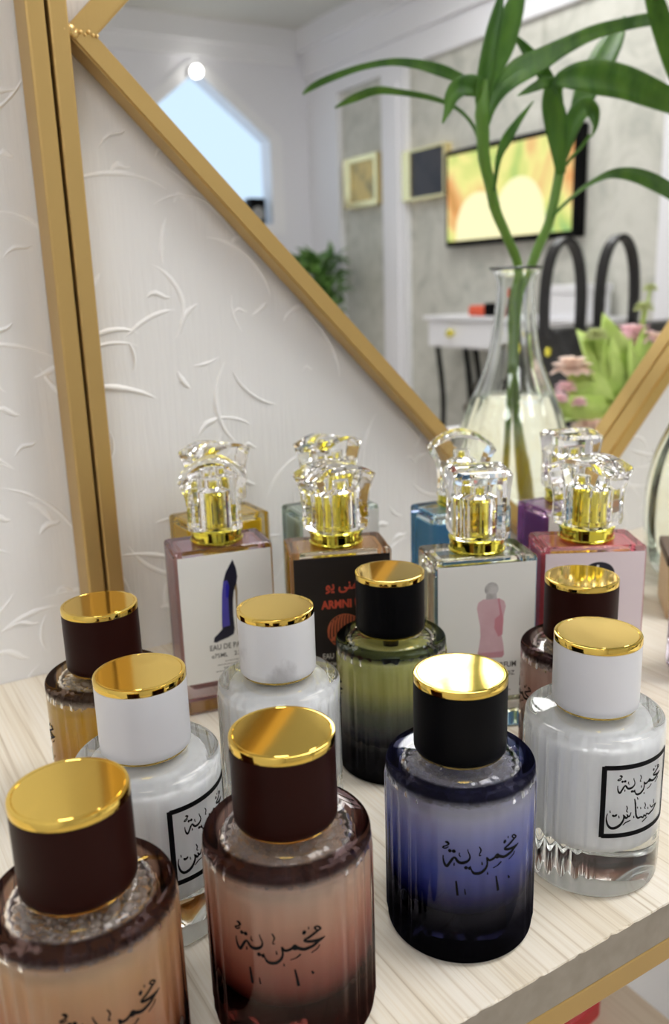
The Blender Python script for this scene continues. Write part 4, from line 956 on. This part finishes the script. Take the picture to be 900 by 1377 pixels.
# pink flacon label
s3, lab3 = square_bottle('square clear bottle whose white label shows a waisted pink flacon', .25527, -.17644, math.radians(-21.7), clear_g, liq2('pale_straw_perfume', (.93, .91, .80, 1), .15), .0775, math.radians(90 - 4), M['paper'], GS, dict(a2=.0142, zpk=.0392, ztip=.0372))
fl = [(-4.0, 66.6), (-6.2, 65.2), (-6.9, 62.5), (-6.2, 58.5), (-5.2, 53.5), (-5.0, 48.5), (-5.6, 43.5), (-6.4, 39.0), (-5.6, 37.4), (5.6, 37.0), (6.6, 38.4), (6.2, 43.0), (5.2, 48.5), (5.2, 53.5), (6.2, 58.5), (7.0, 62.3), (6.2, 65.0), (4.0, 66.4)]
link('flacon_picture', *flat([(x + 2.2, z) for x, z in fl]), princ('rose_flacon_print', rgb(206, 174, 180), .4, vary=((120, 120, 120), .7, rgb(198, 162, 168))), lab3)
link('flacon_base_shade', *flat([(x + 2.2, z) for x, z in [(-6.0, 40.9), (-6.4, 39.0), (-5.6, 37.4), (5.6, 37.0), (6.6, 38.4), (6.3, 40.9), (5.6, 40.0), (-5.4, 40.1)]], .00012), princ('deep_rose_print', rgb(188, 138, 146), .4), lab3)
tas = merge(flat([(x + 2.2, z) for x, z in [(3.0, 66.5), (3.8, 66.5), (5.2, 59.5), (6.0, 56.5), (5.6, 48.5), (3.6, 47.5), (1.6, 52), (1.8, 56.5), (4.2, 58.5)]], .00012))
link('flacon_tassel', *tas, princ('tassel_rose_print', rgb(192, 130, 140), .4), lab3)
ball = [(2.2 + 3.3 * math.cos(2 * PI * i / 32), 71.2 + 3.4 * math.sin(2 * PI * i / 32)) for i in range(32)]
neck = [(-.5, 66.4), (4.9, 66.4), (4.6, 69.0), (-.2, 69.0)]
link('flacon_stopper', *merge(flat(ball), flat(neck, .00008)), princ('silver_print', rgb(150, 146, 144), .35, vary=((240, 240, 240), .6, rgb(196, 194, 192))), lab3)
eau(lab3, TXT, TX2, .0030, .0318, .0235)
# pink bottle
s4, lab4 = square_bottle('square pink bottle behind the blush bottle, label mostly hidden', .30898, -.19378, math.radians(-30.6), sqglass('pink_glass', (.99, .86, .88, 1)), liq2('pink_perfume', (.96, .32, .40, 1), .75), .0813, math.radians(-52), princ('pale_pink_label', rgb(222, 208, 214), .4), GS, dict(zpk=.0385, ztip=.0345))
dom = [(2.2 + 7.4 * math.cos(PI * i / 24), 73.0 + 5.6 * math.sin(PI * i / 24)) for i in range(25)] + [(-5.2, 44), (9.6, 44)]
link('black_bottle_picture', *flat(dom), K, lab4)
link('highlight', *flat([(1.0, 73.5), (2.2, 73.5), (2.2, 77.2), (1.0, 77.2)], .00012), M['paper'], lab4)
eau(lab4, TXT, TX2, .0020, .0318, .0235)
# back row
square_bottle('square yellow bottle at the left end of the back row', .1860, -.0357, 0.0, sqglass('pale_yellow_glass', (.98, .95, .84, 1)), liq2('yellow_perfume', (.99, .72, .05, 1), .85), .0813, math.radians(20), None, GS2, dict(zpk=.0385, ztip=.0350))
square_bottle('square pale green-white bottle in the back row behind the black-labelled one', .2455, -.0584, math.radians(-6.7), sqglass('pale_aqua_glass', (.93, .975, .965, 1)), liq2('pale_perfume', (.93, .96, .88, 1), .35), .0812, math.radians(28), M['paper'], GS2, dict(zpk=.0385, ztip=.0350))
square_bottle('square blue bottle in the back row behind the pink flacon label', .3037, -.1053, math.radians(-10), sqglass('pale_blue_glass', (.90, .96, .985, 1)), liq2('blue_square_perfume', (.22, .58, .88, 1), .75), .0790, math.radians(-25), None, GS2, dict(a2=.0185))
square_bottle('square violet bottle in the back row behind the pink square one', .3566, -.1362, math.radians(-10), sqglass('violet_glass', (.94, .88, .95, 1)), liq2('violet_perfume', (.58, .26, .62, 1), .75), .0812, math.radians(80), M['paper'], GS2, dict(a2=.0142, zpk=.0392, ztip=.0372))

square_bottle('square lilac bottle cut off by the right edge beyond the white one', .3925, -.2150, math.radians(-35), sqglass('lilac_glass', (.96, .94, .98, 1)), liq2('lilac_perfume', (.80, .72, .86, 1), .6), .0800, math.radians(10), M['paper'], GS)
tb = thing('gift_box', 'small tan box with dark lid beside the glass vase at right edge', 'box', (.4603, -.1438, SH + .0003), math.radians(-45))
bm = bmesh.new(); bmbox(bm, -.0165, .0165, -.022, .022, 0, .034, .0012); linkbm('body', bm, princ('tan_card', rgb(214, 182, 140), .6, vary=((90, 90, 90), .6, rgb(224, 196, 156))), tb)
bm = bmesh.new(); bmbox(bm, -.0175, .0175, -.023, .023, .0342, .0415, .0012); linkbm('lid', bm, princ('dark_brown_card', rgb(92, 70, 52), .5), tb)
